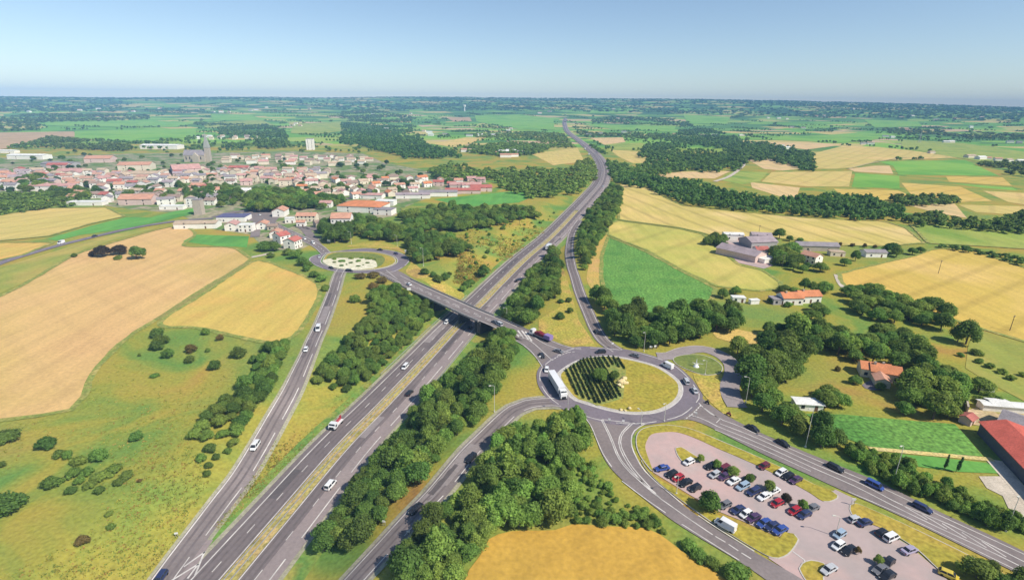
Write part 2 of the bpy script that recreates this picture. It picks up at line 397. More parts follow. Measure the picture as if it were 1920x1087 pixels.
FIELDS = [
 ('wheat_field', wheat_pink, [(-120, 815), (0, 788), (75, 779), (133, 768), (158, 742), (173, 702), (213, 657), (255, 622), (296, 598), (380, 543), (462, 494), (470, 486), (440, 466), (400, 463), (345, 461), (366, 440), (343, 424), (300, 430), (240, 447), (170, 468), (133, 482), (60, 525), (0, 556), (-120, 600)], 1),
 ('wheat_field', wheat_gold, [(300, 606), (385, 549), (470, 493), (500, 491), (533, 503), (575, 520), (598, 536), (598, 557), (580, 592), (560, 622), (540, 636), (505, 643), (430, 628), (370, 615)], 1),
 ('green_field', mint, [(343, 453), (366, 440), (467, 443), (463, 464), (400, 461)], 0),
 ('meadow', olive, [(-120, 590), (0, 550), (60, 522), (132, 479), (170, 464), (240, 443), (300, 427), (240, 434), (185, 446), (120, 466), (0, 502), (-120, 535)], 0),
 ('wheat_field', gold_far, [(-80, 412), (0, 404), (80, 391), (200, 389), (234, 406), (170, 420), (92, 443), (0, 452), (-80, 462)], 0),
 ('green_field', mint, [(90, 448), (170, 424), (236, 408), (283, 408), (330, 396), (367, 390), (371, 400), (300, 415), (240, 428), (150, 441), (105, 452)], 0),
 ('wheat_field', wheat_gold, [(-80, 466), (0, 455), (100, 455), (45, 478), (0, 488), (-80, 505)], 0),
 ('soil_field', brown, [(-60, 252), (0, 249), (138, 247), (150, 256), (90, 264), (0, 281), (-60, 290)], 0),
 ('green_field', green_far, [(140, 246), (367, 241), (367, 256), (250, 269), (140, 259)], 0),
 ('green_field', green_far, [(67, 224), (277, 226), (367, 231), (333, 239), (217, 239), (80, 236)], 0),
 ('green_field', lime, [(380, 231), (490, 225), (515, 235), (420, 242), (385, 240)], 0),
 ('green_field', green_far, [(395, 214), (470, 216), (500, 226), (400, 228)], 0),
 ('green_field', lime, [(550, 233), (640, 228), (640, 246), (590, 254), (545, 250)], 0),
 ('wheat_field', wheat_r1, [(1160, 346), (1190, 347), (1215, 352), (1250, 372), (1280, 386), (1380, 397), (1513, 409), (1663, 416), (1700, 429), (1733, 456), (1650, 462), (1563, 460), (1470, 448), (1400, 448), (1345, 445), (1318, 437), (1273, 427), (1160, 412)], 0),
 ('barley_field', wheat_r2, [(1139, 421), (1160, 414), (1273, 429), (1318, 440), (1345, 462), (1385, 497), (1430, 507), (1462, 528), (1467, 540), (1423, 546), (1345, 537), (1280, 507), (1210, 468), (1139, 440)], 0),
 ('maize_field', maize, [(1140, 444), (1210, 472), (1280, 510), (1342, 541), (1335, 562), (1300, 582), (1240, 596), (1180, 596), (1135, 556), (1127, 520), (1128, 480)], 0),
 ('wheat_field', wheat_r4, [(1573, 514), (1613, 503), (1713, 480), (1747, 468), (1780, 466), (1830, 472), (1920, 502), (2050, 540), (2050, 680), (1920, 640), (1827, 612), (1760, 590), (1690, 565), (1640, 548), (1580, 534)], 0),
 ('pasture', olive, [(1827, 616), (1920, 643), (2050, 684), (2050, 790), (1920, 752), (1850, 715), (1810, 690), (1815, 650)], 0),
 ('maize_field', maize, [(1510, 776), (1580, 777), (1700, 788), (1790, 795), (1815, 822), (1843, 856), (1740, 848), (1633, 838), (1585, 822)], 0),
 ('vegetable_plot', mint, [(1655, 851), (1745, 856), (1850, 868), (1885, 888), (1800, 885), (1700, 872)], 0),
 ('wheat_field', wheat_low, [(868, 1095), (880, 1068), (900, 1042), (917, 1011), (960, 996), (1040, 994), (1073, 983), (1140, 987), (1213, 991), (1255, 1015), (1290, 1042), (1340, 1072), (1380, 1110), (1350, 1160), (860, 1160)], 1),
 ('stubble_field', pinkish, [(1380, 266), (1533, 268), (1580, 272), (1513, 281)], 0),
 ('wheat_field', gold_far, [(1517, 290), (1580, 274), (1647, 276), (1713, 283), (1800, 296), (1647, 301), (1600, 314), (1567, 317), (1522, 317)], 0),
 ('stubble_field', pinkish, [(1403, 300), (1497, 296), (1510, 316), (1467, 320), (1432, 317)], 0),
 ('green_field', green_far, [(1645, 303), (1810, 300), (1873, 330), (1685, 328), (1674, 311)], 0),
 ('stubble_field', pinkish, [(1590, 317), (1640, 311), (1668, 311), (1675, 326), (1603, 322)], 0),
 ('wheat_field', gold_far, [(1447, 323), (1598, 321), (1592, 350), (1513, 350), (1428, 341)], 0),
 ('green_field', green_far, [(1604, 325), (1686, 330), (1687, 354), (1597, 351)], 0),
 ('wheat_field', wheat_r4, [(1690, 343), (1800, 350), (1860, 377), (1780, 380), (1710, 367)], 0),
 ('wheat_field', wheat_r4, [(1563, 354), (1683, 357), (1708, 367), (1647, 377), (1580, 368)], 0),
 ('stubble_field', pinkish, [(1407, 342), (1500, 352), (1493, 370), (1467, 370), (1410, 352)], 0),
 ('wheat_field', wheat_r4, [(1773, 331), (1880, 333), (1898, 349), (1780, 341)], 0),
 ('green_field', green_far, [(1782, 344), (1898, 352), (1910, 358), (1847, 353)], 0),
 ('stubble_field', pinkish, [(1210, 330), (1280, 322), (1370, 321), (1340, 335), (1280, 334)], 0),
 ('green_field', lime, [(1345, 337), (1375, 322), (1440, 323), (1425, 340), (1390, 346)], 0),
 ('green_field', green_far, [(1397, 261), (1633, 247), (1663, 260), (1580, 268), (1480, 264)], 0),
 ('green_field', green_far, [(1280, 215), (1370, 220), (1360, 234), (1290, 232)], 0),
 ('green_field', lime, [(1690, 262), (1800, 268), (1920, 285), (2000, 300), (1920, 318), (1760, 290), (1690, 276)], 0),
 ('green_field', green_far, [(1620, 225), (1720, 228), (1730, 238), (1640, 240)], 0),
 ('soil_field', pinkish, [(1697, 384), (1790, 382), (1813, 409), (1760, 400)], 0),
 ('wheat_field', gold_far, [(1795, 384), (1920, 387), (2000, 390), (2000, 410), (1920, 404), (1830, 398)], 0),
 ('wheat_field', gold_far, [(1843, 358), (1920, 362), (2000, 368), (2000, 388), (1920, 384), (1890, 379)], 0),
 ('barley_field', lime, [(1707, 421), (1780, 421), (1920, 438), (2040, 452), (2040, 490), (1920, 467), (1810, 460), (1742, 457)], 0),
 ('wheat_field', gold_far, [(810, 270), (873, 258), (917, 257), (873, 272), (853, 277)], 0),
 ('wheat_field', gold_far, [(993, 288), (1083, 278), (1096, 303), (1037, 310), (1007, 294)], 0),
 ('soil_field', pinkish, [(1107, 259), (1168, 258), (1173, 267), (1133, 272)], 0),
 ('wheat_field', gold_far, [(1143, 281), (1257, 287), (1290, 300), (1187, 307), (1160, 294)], 0),
 ('green_field', lime, [(1130, 270), (1200, 268), (1265, 283), (1150, 280)], 0),
 ('green_field', green_far, [(890, 217), (973, 215), (1038, 222), (1040, 244), (973, 243), (893, 228)], 0),
 ('green_field', green_far, [(1087, 233), (1267, 237), (1263, 248), (1153, 243)], 0),
 ('soil_field', brown, [(838, 222), (880, 220), (885, 228), (850, 228)], 0),
 ('green_field', mint, [(813, 374), (957, 359), (1010, 364), (973, 380), (873, 388)], 0),
 ('meadow', lime, [(752, 391), (853, 388), (830, 402), (772, 404)], 0),
 ('green_field', green_far, [(1110, 205), (1190, 204), (1170, 214), (1105, 213)], 0),
]
for nm, m, px, cv in FIELDS: sheet(nm, px, m, z=.10 + .012 * (FIELDS.index((nm, m, px, cv)) % 7), curve=bool(cv))
FIELD_EDGES = [(px, cv) for nm, m, px, cv in FIELDS if np.hypot(*np.mean(GP(px), 0)) < 720 and np.ptp(np.array(GP(px)), 0).min() > 45 and m not in (olive, mint)]
rough_gold = mat('dry_verge_grass', (.42, .33, .06), [(.34, .31, .05), (.48, .34, .08), (.36, .24, .07)], scale=.06, fscale=1.0, famt=.4, bump=.3)
village_ground = mat('village_ground', (.19, .23, .07), [(.10, .19, .045), (.36, .30, .20), (.14, .21, .055)], scale=.03, detail=6, fscale=.25, famt=.3)
sheet('village_ground', [(-100, 306), (0, 296), (120, 292), (260, 288), (420, 286), (560, 284), (680, 288), (720, 305), (800, 320), (900, 335), (925, 350), (880, 362), (800, 372), (760, 388), (740, 405), (700, 412), (640, 430), (590, 455), (560, 470), (500, 470), (470, 440), (400, 430), (330, 400), (240, 392), (100, 372), (0, 362), (-100, 362)], village_ground, z=.06)
# ------------------------------------------------------------------ roads
asphalt = mat('worn_asphalt', (.225, .188, .178), [(.19, .16, .152), (.245, .205, .195)], scale=.05, detail=6, rough=.9, fscale=1.2, famt=.10)
asphalt_dark = mat('dark_asphalt', (.180, .150, .145), [(.16, .132, .13), (.20, .165, .158)], scale=.04, detail=6, rough=.9, fscale=1.0, famt=.10)
asphalt_pink = mat('lighter_lane_asphalt', (.285, .23, .218), [(.26, .215, .205), (.305, .25, .235)], scale=.05, rough=.9, fscale=1.0, famt=.10)
asphalt_mauve = mat('mauve_asphalt', (.20, .168, .19), [(.175, .15, .165), (.22, .185, .20)], scale=.05, rough=.85, fscale=1.0, famt=.1)
lot_m = mat('pinkish_tarmac', (.43, .34, .32), [(.38, .315, .295), (.50, .35, .32), (.41, .36, .335)], scale=.03, detail=6, rough=.9, fscale=.6, famt=.04)
gravel_m = mat('pale_gravel', (.55, .46, .36), [(.48, .42, .33), (.60, .52, .42)], scale=.1, rough=.95, fscale=2.5, famt=.2)
white_m = mat('white_road_paint', (.66, .62, .57), (.46, .43, .40), scale=.25, rough=.7, fscale=2, famt=.12)
verge_m = mat('pale_road_edge', (.36, .33, .24), (.30, .29, .19), scale=.2, fscale=1.5, famt=.25)
yellow_verge = mat('dry_median_grass', (.40, .33, .11), [(.34, .30, .09), (.46, .33, .14), (.26, .23, .06)], scale=.15, fscale=1.2, famt=.4, bump=.3)
island_grass = mat('island_grass', (.37, .29, .040), [(.32, .28, .038), (.40, .29, .05)], scale=.05, fscale=.9, famt=.3, bump=.3)
island_green = mat('mown_green_grass', (.15, .20, .05), [(.19, .22, .05), (.13, .18, .045)], scale=.1, fscale=.9, famt=.25, bump=.2)
kerb_m = mat('kerb_stone', (.52, .48, .42), (.44, .41, .36), scale=.5, fscale=2, famt=.15)

def normals2(C, closed=False):
    T = np.empty_like(C)
    T[1:-1] = C[2:] - C[:-2]; T[0] = C[1] - C[0]; T[-1] = C[-1] - C[-2]
    if closed: T[0] = C[1] - C[-1]; T[-1] = C[0] - C[-2]
    T /= np.maximum(np.linalg.norm(T, axis=1, keepdims=True), 1e-9)
    return np.stack([T[:, 1], -T[:, 0]], 1)          # to the right of travel
def zof(P, z, flat=None):
    D = np.hypot(P[:, 0], P[:, 1])
    g = h(P[:, 0], P[:, 1]) if flat is None else np.full(len(P), float(flat))
    return g + z * (1 + np.maximum(D - 300, 0) / 260.0)
def strip_mesh(name, A, B, m, z, cross=2, flat=None, closed=False):
    """A surface between two world polylines of equal length, laid on the land."""
    rows = [A + (B - A) * (k / cross) for k in range(cross + 1)]
    n = len(A); V = np.concatenate([np.column_stack([r, zof(r, z, flat)]) for r in rows])
    f = []
    for k in range(cross):
        i = np.arange(n if closed else n - 1); j = (i + 1) % n
        f.append(np.stack([k * n + i, (k + 1) * n + i, (k + 1) * n + j, k * n + j], 1))
    me = arrays_mesh(name, V, [np.concatenate(f)]); me.materials.append(m)
    # face up
    if len(me.polygons) and me.polygons[0].normal.z < 0: me.flip_normals()
    return me
def road(name, C, w0, w1, m, z=.18, cross=4, flat=None):
    N = normals2(C); return link(name, strip_mesh(name, C + N * w0, C + N * w1, m, z, cross, flat), kind='structure')
class Paint:
    """Gathers the painted lines of one road into one sheet."""
    def __init__(s): s.V = []; s.F = []
    def quadstrip(s, A, B, z, flat=None):
        o = sum(len(v) for v in s.V); n = len(A)
        s.V.append(np.column_stack([A, zof(A, z, flat)])); s.V.append(np.column_stack([B, zof(B, z, flat)]))
        i = np.arange(n - 1); s.F.append(np.stack([o + i, o + n + i, o + n + i + 1, o + i + 1], 1))
    def line(s, C, off, w=.24, dash=None, z=.245, flat=None, t0=0, t1=1):
        N = normals2(C); d = np.concatenate([[0], np.cumsum(np.linalg.norm(np.diff(C, axis=0), axis=1))])
        def at(q): return np.stack([np.interp(q, d, C[:, 0]), np.interp(q, d, C[:, 1])], 1), np.stack([np.interp(q, d, N[:, 0]), np.interp(q, d, N[:, 1])], 1)
        segs = []
        if dash is None: segs = [(d[-1] * t0, d[-1] * t1)]
        else:
            q = d[-1] * t0
            while q < d[-1] * t1: segs.append((q, min(q + dash[0], d[-1] * t1))); q += dash[0] + dash[1]
        for a, b in segs:
            k = max(2, int((b - a) / 3) + 1); P, n = at(np.linspace(a, b, k))
            s.quadstrip(P + n * (off - w / 2), P + n * (off + w / 2), z, flat)
    def poly(s, px, w=.3, z=.215, flat=None, dash=None, curve=True):
        P = np.array(GP(px)) if flat is None else np.array([plane(x, y, flat) for x, y in px])
        s.line(spline(P, 1.5) if curve else P, 0, w, dash, z, flat)
    def fill(s, px, z=.215, flat=None):
        P = np.array(GP(px)) if flat is None else np.array([plane(x, y, flat) for x, y in px]); o = sum(len(v) for v in s.V)
        s.V.append(np.column_stack([P, zof(P, z, flat)])); s.F.append(np.array([[o, o + 1, o + 2, o + 3]]))
    def done(s, name='road_markings', m=None):
        me = arrays_mesh(name, np.concatenate(s.V), [np.concatenate(s.F)]); me.materials.append(m or white_m)
        nz = np.empty(len(me.polygons) * 3); me.polygons.foreach_get('normal', nz)
        bm = bmesh.new(); bm.from_mesh(me)
        for f in bm.faces:
            if f.normal.z < 0: f.normal_flip()
        bm.to_mesh(me); bm.free()
        return link(name, me, kind='structure')
# motorway: offsets in metres to the right of the median line (travelling away from the camera)
MWL = np.vstack([MW_C, [[_far[0], _far[1]]]])
N_ = normals2(MWL)
road('motorway', MWL, -10.6, -1.9, asphalt_dark, .16)
road('motorway', MWL, 1.9, 6.0, asphalt_dark, .16)
road('motorway', MWL, 6.0, 11.2, asphalt_pink, .161)
_q = MWL[:, 1] < 560
road('median_strip', MWL[_q], -1.9, 1.9, yellow_verge, .20); road('median_strip', MWL[~_q], -1.9, 1.9, asphalt_pink, .20)
road('road_edge', MWL, -12.0, -10.6, verge_m, .13); road('road_edge', MWL, 11.2, 12.4, verge_m, .13)
p = Paint()
p.line(MWL, -8.7, .34); p.line(MWL, -2.3, .30); p.line(MWL, 2.3, .30); p.line(MWL, 9.4, .34, (20, 7))
p.line(MWL, -5.5, .24, (3.2, 9.5)); p.line(MWL, 5.9, .24, (3.2, 9.5))
p.done()
_q = MW_C[(MW_C[:, 1] > 60) & (MW_C[:, 1] < 460)]
verge_green = mat('mown_green_verge', (.15, .27, .05), [(.22, .29, .055), (.12, .23, .045), (.30, .28, .06)], scale=.07, detail=6, fscale=1.0, famt=.25, bump=.2)
road('grass_verge', _q, -15.2, -11.9, verge_green, .11, 2); road('grass_verge', _q, 12.3, 17.5, verge_green, .11, 3)
# wheel-worn bands along the lanes and a few resurfaced patches
track_m = mat('wheel_worn_asphalt', (.155, .128, .123), [(.135, .112, .11), (.17, .142, .138)], scale=.08, detail=6, fscale=.9, famt=.12)
patch_m = mat('resurfaced_asphalt', (.115, .10, .10), [(.105, .09, .09), (.13, .112, .112)], scale=.2, fscale=1.5, famt=.1)
patch_l = mat('pale_patch_asphalt', (.27, .235, .225), [(.25, .215, .205), (.29, .25, .24)], scale=.2, fscale=1.5, famt=.1)
for o_ in (-7.9, -6.2, -4.7, -3.0, 3.2, 4.9): road('worn_band', MW_C[MW_C[:, 1] < 700], o_ - .32, o_ + .32, track_m, .185, 1)
def patches(C, lo, hi, n, seed, z=.192):
    rs = random.Random(seed)
    for _ in range(n):
        i = rs.randrange(4, len(C) - 8); k = rs.randint(2, 6); a_ = rs.uniform(lo, hi - 1.5); w_ = rs.uniform(1.2, 3.2)
        road('road_patch', C[i:i + k + 1], a_, min(a_ + w_, hi), rs.choice([patch_m, patch_l, track_m]), z + .004 * (_ + 1), 1)
patches(MW_C[(MW_C[:, 1] > 90) & (MW_C[:, 1] < 520)], -10, -2.4, 7, 3); patches(MW_C[(MW_C[:, 1] > 90) & (MW_C[:, 1] < 520)], 2.4, 10.5, 7, 4)
# slip roads
SL1 = spline(GP([(640, 505), (633, 518), (623, 550), (601, 607), (587, 637), (573, 670), (548, 725), (515, 785), (481, 845), (449, 897), (419, 936), (377, 992), (336, 1046), (306, 1087), (262, 1150)]), 4)
road('slip_road', SL1, -3.4, 2.7, asphalt, .17); road('road_edge', SL1, -4.6, -3.4, verge_m, .15); road('road_edge', SL1, 2.7, 3.5, verge_m, .15)
p = Paint(); p.line(SL1, 2.3, .28); p.line(SL1, -2.3, .28, (18, 7)); 
SL2 = spline(GP([(1052, 755), (1035, 754), (993, 757), (965, 768), (940, 789), (907, 822), (880, 849), (847, 889), (813, 929), (773, 969), (733, 1013), (698, 1051), (665, 1087), (610, 1150)]), 4)
road('slip_road', SL2, -3.3, 3.4, asphalt, .17); road('road_edge', SL2, -4.6, -3.3, verge_m, .15); road('road_edge', SL2, 3.4, 4.6, verge_m, .15)
p.line(SL2, 2.6, .28); p.line(SL2, -2.5, .28, (16, 6))
SL3 = spline(GP([(1086, 414), (1076, 430), (1070, 446), (1067, 472), (1071, 497), (1078, 520), (1088, 552), (1103, 587), (1117, 618), (1133, 641), (1158, 658)]), 4)
road('slip_road', SL3, -3.4, 3.2, asphalt, .175)
p.line(SL3, 2.4, .3); p.line(SL3, -2.4, .3)
p.done()
for C_, w0_, w1_, sd_ in ((SL1, -2.2, 2.2, 5), (SL2, -2.4, 2.4, 6), (SL3, -2.3, 2.3, 8)):
    for o_ in (-.9, .9): road('worn_band', C_, o_ - .3, o_ + .3, track_m, .19, 1)
    patches(C_[5:-5], w0_, w1_, 4, sd_, .197)
# merge area at the lower edge of the picture, with its painted chevrons
road('merge_area', spline(GP([(384, 1012), (352, 1060), (330, 1110)]), 3), -2.2, 3.2, asphalt_pink, .155)
p = Paint()
for a, b in (((345, 1063), (386, 1034)), ((320, 1090), (372, 1058)), ((366, 1079), (384, 1034)), ((352, 1085), (372, 1058))): p.poly([a, b], .45, .235, curve=False)
p.done()

# ------------------------------------------------------------------ roundabouts
def fit_circle(px):
    P = np.array([plane(x, y, 0) for x, y in px]); A = np.column_stack([2 * P, np.ones(len(P))])
    s = np.linalg.lstsq(A, (P ** 2).sum(1), rcond=None)[0]
    return s[:2], math.sqrt(s[2] + s[0] ** 2 + s[1] ** 2)
IN_R = [(1045, 707), (1059, 690), (1088, 675), (1134, 668), (1174, 672), (1231, 687), (1269, 711), (1279, 729), (1271, 752), (1237, 772), (1188, 777), (1138, 769), (1098, 757), (1071, 746)]
OUT_R = [(1023, 685), (1014, 714), (1033, 746), (1071, 770), (1128, 788), (1177, 794), (1223, 791), (1277, 778), (1309, 747), (1304, 731), (1287, 707), (1253, 681), (1190, 661), (1138, 655), (1075, 655)]
IN_L = [(602, 490), (616, 475), (660, 472), (704, 473), (735, 480), (745, 488), (740, 496), (716, 504), (672, 508), (635, 505), (612, 498)]
OUT_L = [(582, 490), (597, 478), (672, 467), (711, 468), (747, 474), (766, 488), (748, 505), (720, 512), (654, 511), (612, 505)]
def ring(px, step=2.0): return spline([plane(x, y, 0) for x, y in px], step, True)
def loopstrip(name, A, B, m, z, n=160):
    def rs(P):
        c = P.mean(0); a = np.arctan2(P[:, 1] - c[1], P[:, 0] - c[0]); o = np.argsort(a); a, P = a[o], P[o]
        t = np.linspace(-math.pi, math.pi, n, endpoint=False); a3 = np.concatenate([a - 2 * math.pi, a, a + 2 * math.pi])
        return np.stack([np.interp(t, a3, np.tile(P[:, 0], 3)), np.interp(t, a3, np.tile(P[:, 1], 3))], 1)
    return link(name, strip_mesh(name, rs(A), rs(B), m, z, 2, 0.0, True), kind='structure')
cR, rR = fit_circle(IN_R); cL, rL = fit_circle(IN_L)
def circ(c, r, n=120): t = np.linspace(0, 2 * math.pi, n, endpoint=False); return np.stack([c[0] + r * np.cos(t), c[1] + r * np.sin(t)], 1)
iR, oR = ring(IN_R), ring(OUT_R); iL, oL = ring(IN_L), ring(OUT_L)
loopstrip('roundabout_road', iR, oR + (oR - cR) * .05, asphalt_mauve, .20)
loopstrip('roundabout_road', iL, oL + (oL - cL) * .02, asphalt_mauve, .20)
def grow(P, c, d): v = P - c; return P + v / np.linalg.norm(v, axis=1, keepdims=True) * d
def island(name, P, m, z0=.05, z1=.32, kerb=.3, edge=True):
    """A raised island: top sheet and a kerb ring round it."""
    c = P.mean(0)
    inner = grow(P, c, -kerb)
    me = MB().prism([tuple(q) for q in inner], z0, z1 + .02).mesh(name, m); link(name, me, kind='structure')
    if edge:
        n = len(P); k = MB(); k.add([(x, y, z0) for x, y in P] + [(x, y, z1) for x, y in P] + [(x, y, z1) for x, y in inner],
              [(i, (i + 1) % n, n + (i + 1) % n, n + i) for i in range(n)] + [(n + i, n + (i + 1) % n, 2 * n + (i + 1) % n, 2 * n + i) for i in range(n)])
        link('kerb', k.mesh('kerb', kerb_m), kind='structure')
island('roundabout_island', grow(iR, cR, -.9), island_grass, kerb=.5)
link('overrun_apron', strip_mesh('overrun_apron', iR, grow(iR, cR, -.9), kerb_m, .23, 1, 0.0, True), kind='structure')
island('roundabout_island', grow(iL, cL, -.9), island_grass, kerb=.6)
sheet('mown_ring', None, island_green, .36, world_pts=[tuple(q) for q in spline([plane(x, y, 0) for x, y in [(612, 491), (622, 477), (660, 474), (705, 477), (722, 486), (712, 500), (690, 502), (640, 497)]], 2, True)])
sheet('white_gravel_bed', None, mat('white_pebbles', (.74, .68, .52), (.56, .54, .36), scale=.35, fscale=1.5, famt=.2), .40,
      world_pts=[tuple(q) for q in spline([plane(x, y, 0) for x, y in [(606, 489), (620, 485.5), (640, 484.5), (660, 485), (680, 485), (700, 488), (706, 494), (706, 502), (690, 505), (660, 507), (630, 503), (612, 497)]], 2, True)])
p = Paint()
def loopline(P, w, z, dash=None):
    Q = np.vstack([P, P[:2]]); p.line(Q, 0, w, dash, z, 0.0)
loopline(grow(iR, cR, .25), .4, .24); loopline(grow(oR, cR, .3), .34, .24, (14, 4)); loopline(grow(iL, cL, .25), .45, .24); loopline(grow(oL, cL, .2), .4, .24, (16, 4))
p.done()

# ------------------------------------------------------------------ overpass road and its flares
BR = spline([plane(x, y, 0) for x, y in [(716, 508), (742, 521), (775, 537), (808, 552), (850, 571), (890, 589), (932, 606), (965, 621), (995, 634)]], 4)
road('bridge_road', BR, -4.7, 4.7, asphalt, .205, 2, 0.0)
def pave(name, px, m, z=.2, flat=0.0): return sheet(name, None, m, z, world_pts=[plane(x, y, 0) for x, y in px])
def ribbon(name, Lp, Rp, m, z, n=60, cross=6):
    def rs(px):
        P = spline(np.array(GP(px)), 2); d = np.concatenate([[0], np.cumsum(np.linalg.norm(np.diff(P, axis=0), axis=1))]); q = np.linspace(0, d[-1], n)
        return np.stack([np.interp(q, d, P[:, 0]), np.interp(q, d, P[:, 1])], 1)
    return link(name, strip_mesh(name, rs(Lp), rs(Rp), m, z, cross), kind='structure')
ribbon('approach_road', [(943, 598), (993, 620), (1030, 636), (1060, 648), (1092, 655)], [(930, 618), (955, 632), (985, 652), (1005, 671), (1020, 692)], asphalt, .19)
ribbon('approach_road', [(742, 506), (757, 513), (775, 524)], [(700, 511), (730, 526), (758, 541)], asphalt, .19, 20)
p = Paint()
p.line(BR, -4.2, .3, None, .24, 0.0, .12, .9); p.line(BR, 4.2, .3, None, .24, 0.0, .12, .9)
p.line(BR, -.55, .3, (4, 4.5), .24, 0.0, .2, .86); p.line(BR, .75, .3, (4, 4.5), .24, 0.0, .22, .86)
N_ = normals2(BR)
for t in np.linspace(.24, .84, 17):
    q = int(t * len(BR)); c = BR[q]; n = N_[q]; d = np.array([-n[1], n[0]])
    p.quadstrip(np.array([c - n * .5 - d * .2, c + n * .7 - d * .2]), np.array([c - n * .5 + d * .2, c + n * .7 + d * .2]), .24, 0.0)
for a, b in (((964, 621), (973, 632)), ((971, 620), (982, 634.5)), ((978, 620), (991, 637)), ((985, 622), (997, 640))): p.poly([a, b], .8, .24, 0.0, curve=False)
p.poly([(960, 622), (980, 632), (1000, 644), (1018, 660), (1035, 676)], .32, .24, 0.0); p.poly([(990, 624), (1017, 643), (1047, 655), (1067, 661)], .32, .24, 0.0)
p.poly([(1035, 676), (1048, 668), (1067, 661), (1078, 660)], .4, .24, 0.0, (1.2, .6))
p.poly([(945, 626), (985, 650), (1004, 669), (1018, 690)], .3, .24, 0.0); p.poly([(995, 622), (1030, 638), (1060, 650), (1090, 656)], .3, .24, 0.0)
p.poly([(712, 511), (735, 522), (752, 532)], .32, .24, 0.0); p.poly([(724, 507), (735, 516), (745, 524)], .32, .24, 0.0)
p.done()

# ------------------------------------------------------------------ main road to the lower corner, and the two-lane road along the car park
D_N = [(1300, 735), (1323, 752), (1350, 772), (1380, 789), (1440, 818), (1513, 849), (1580, 876), (1657, 908), (1747, 953), (1847, 999), (1920, 1034), (2040, 1092)]
D_S = [(1255, 790), (1290, 787), (1323, 797), (1380, 826), (1440, 856), (1513, 889), (1567, 914), (1647, 949), (1723, 984), (1813, 1028), (1913, 1078), (2010, 1125)]
ribbon('main_road', D_N, D_S, asphalt, .19, 90)
p = Paint()
p.poly([(1318, 764), (1350, 786), (1380, 797), (1440, 824), (1513, 855.5), (1580, 884), (1657, 917), (1747, 960), (1847, 1006), (1925, 1042)], .28, .23)
LA = [(1350, 795), (1400, 814), (1460, 840), (1533, 873), (1613, 907), (1690, 947), (1780, 984), (1873, 1030), (1930, 1059)]
LB = [(1345, 800), (1397, 821), (1457, 847), (1527, 879), (1600, 911), (1677, 950), (1760, 990), (1860, 1036), (1930, 1071)]
p.poly(LA, .30, .23); p.poly(LB, .30, .23)
p.poly([(1340, 806), (1385, 824), (1450, 852), (1520, 884)], .26, .23); p.poly([(1590, 922), (1660, 952), (1730, 984), (1815, 1025), (1915, 1074)], .26, .23)
for i in range(5):
    t = i / 5; p.poly([(1692 + t * 185, 948 + t * 84), (1738 + t * 185, 975 + t * 87)], .3, .23, curve=False)
p.poly([(1314, 760), (1300, 775), (1284, 787)], .45, .245, 0.0, (1.2, .6)); p.poly([(1292, 778), (1318, 786), (1345, 800)], .34, .23)
p.poly([(1310, 756), (1330, 775), (1352, 786), (1343, 793)], .3, .23)
p.done()
S_L = [(1068, 766), (1097, 784), (1112, 810), (1127, 848), (1147, 880), (1187, 918), (1247, 966), (1300, 1001), (1386, 1053), (1440, 1090), (1500, 1135)]
S_R = [(1232, 793), (1207, 797), (1190, 812), (1184, 836), (1203, 876), (1231, 906), (1258, 930), (1283, 949), (1338, 989), (1416, 1036), (1500, 1084), (1570, 1130)]
ribbon('car_park_road', S_L, S_R, asphalt, .185, 90)
p = Paint()
p.poly([(1092, 778), (1107, 797), (1119, 825), (1131, 852), (1147, 876)], .3, .228); p.poly([(1166, 902), (1205, 932), (1248, 962)], .3, .228)
p.poly([(1278, 983), (1330, 1016), (1386, 1051)], .3, .228)
p.poly([(1127, 787), (1143, 820), (1158, 857), (1175, 880), (1193, 897), (1227, 927), (1255, 947), (1290, 972), (1336, 1003)], .3, .228)
p.poly([(1130, 787), (1146, 820), (1161, 857), (1178, 879), (1197, 897), (1230, 926)], .3, .228)
p.poly([(1182, 794), (1165, 812), (1160, 828), (1164, 846), (1183, 879), (1216, 916), (1238, 934)], .3, .228)
p.poly([(1186, 795), (1168, 813), (1163.5, 829), (1168, 846), (1187, 878), (1219, 914)], .3, .228)
p.poly([(1210, 795), (1194, 804), (1185, 815), (1184, 835), (1192, 856), (1206, 880), (1231, 905), (1255, 925), (1281, 947)], .34, .228)
p.poly([(1309, 967), (1345, 991), (1414, 1034)], .3, .228)
p.poly([(1341, 1006), (1360, 1017)], .3, .228, curve=False); p.poly([(1366, 1021), (1384, 1033)], .3, .228, curve=False); p.poly([(1390, 1037), (1408, 1048)], .3, .228, curve=False)
p.poly([(1186, 794), (1212, 795)], .6, .245, 0.0, (.8, .7), curve=False); p.poly([(1129, 787), (1180, 793)], .3, .24, 0.0, curve=False)
p.done()
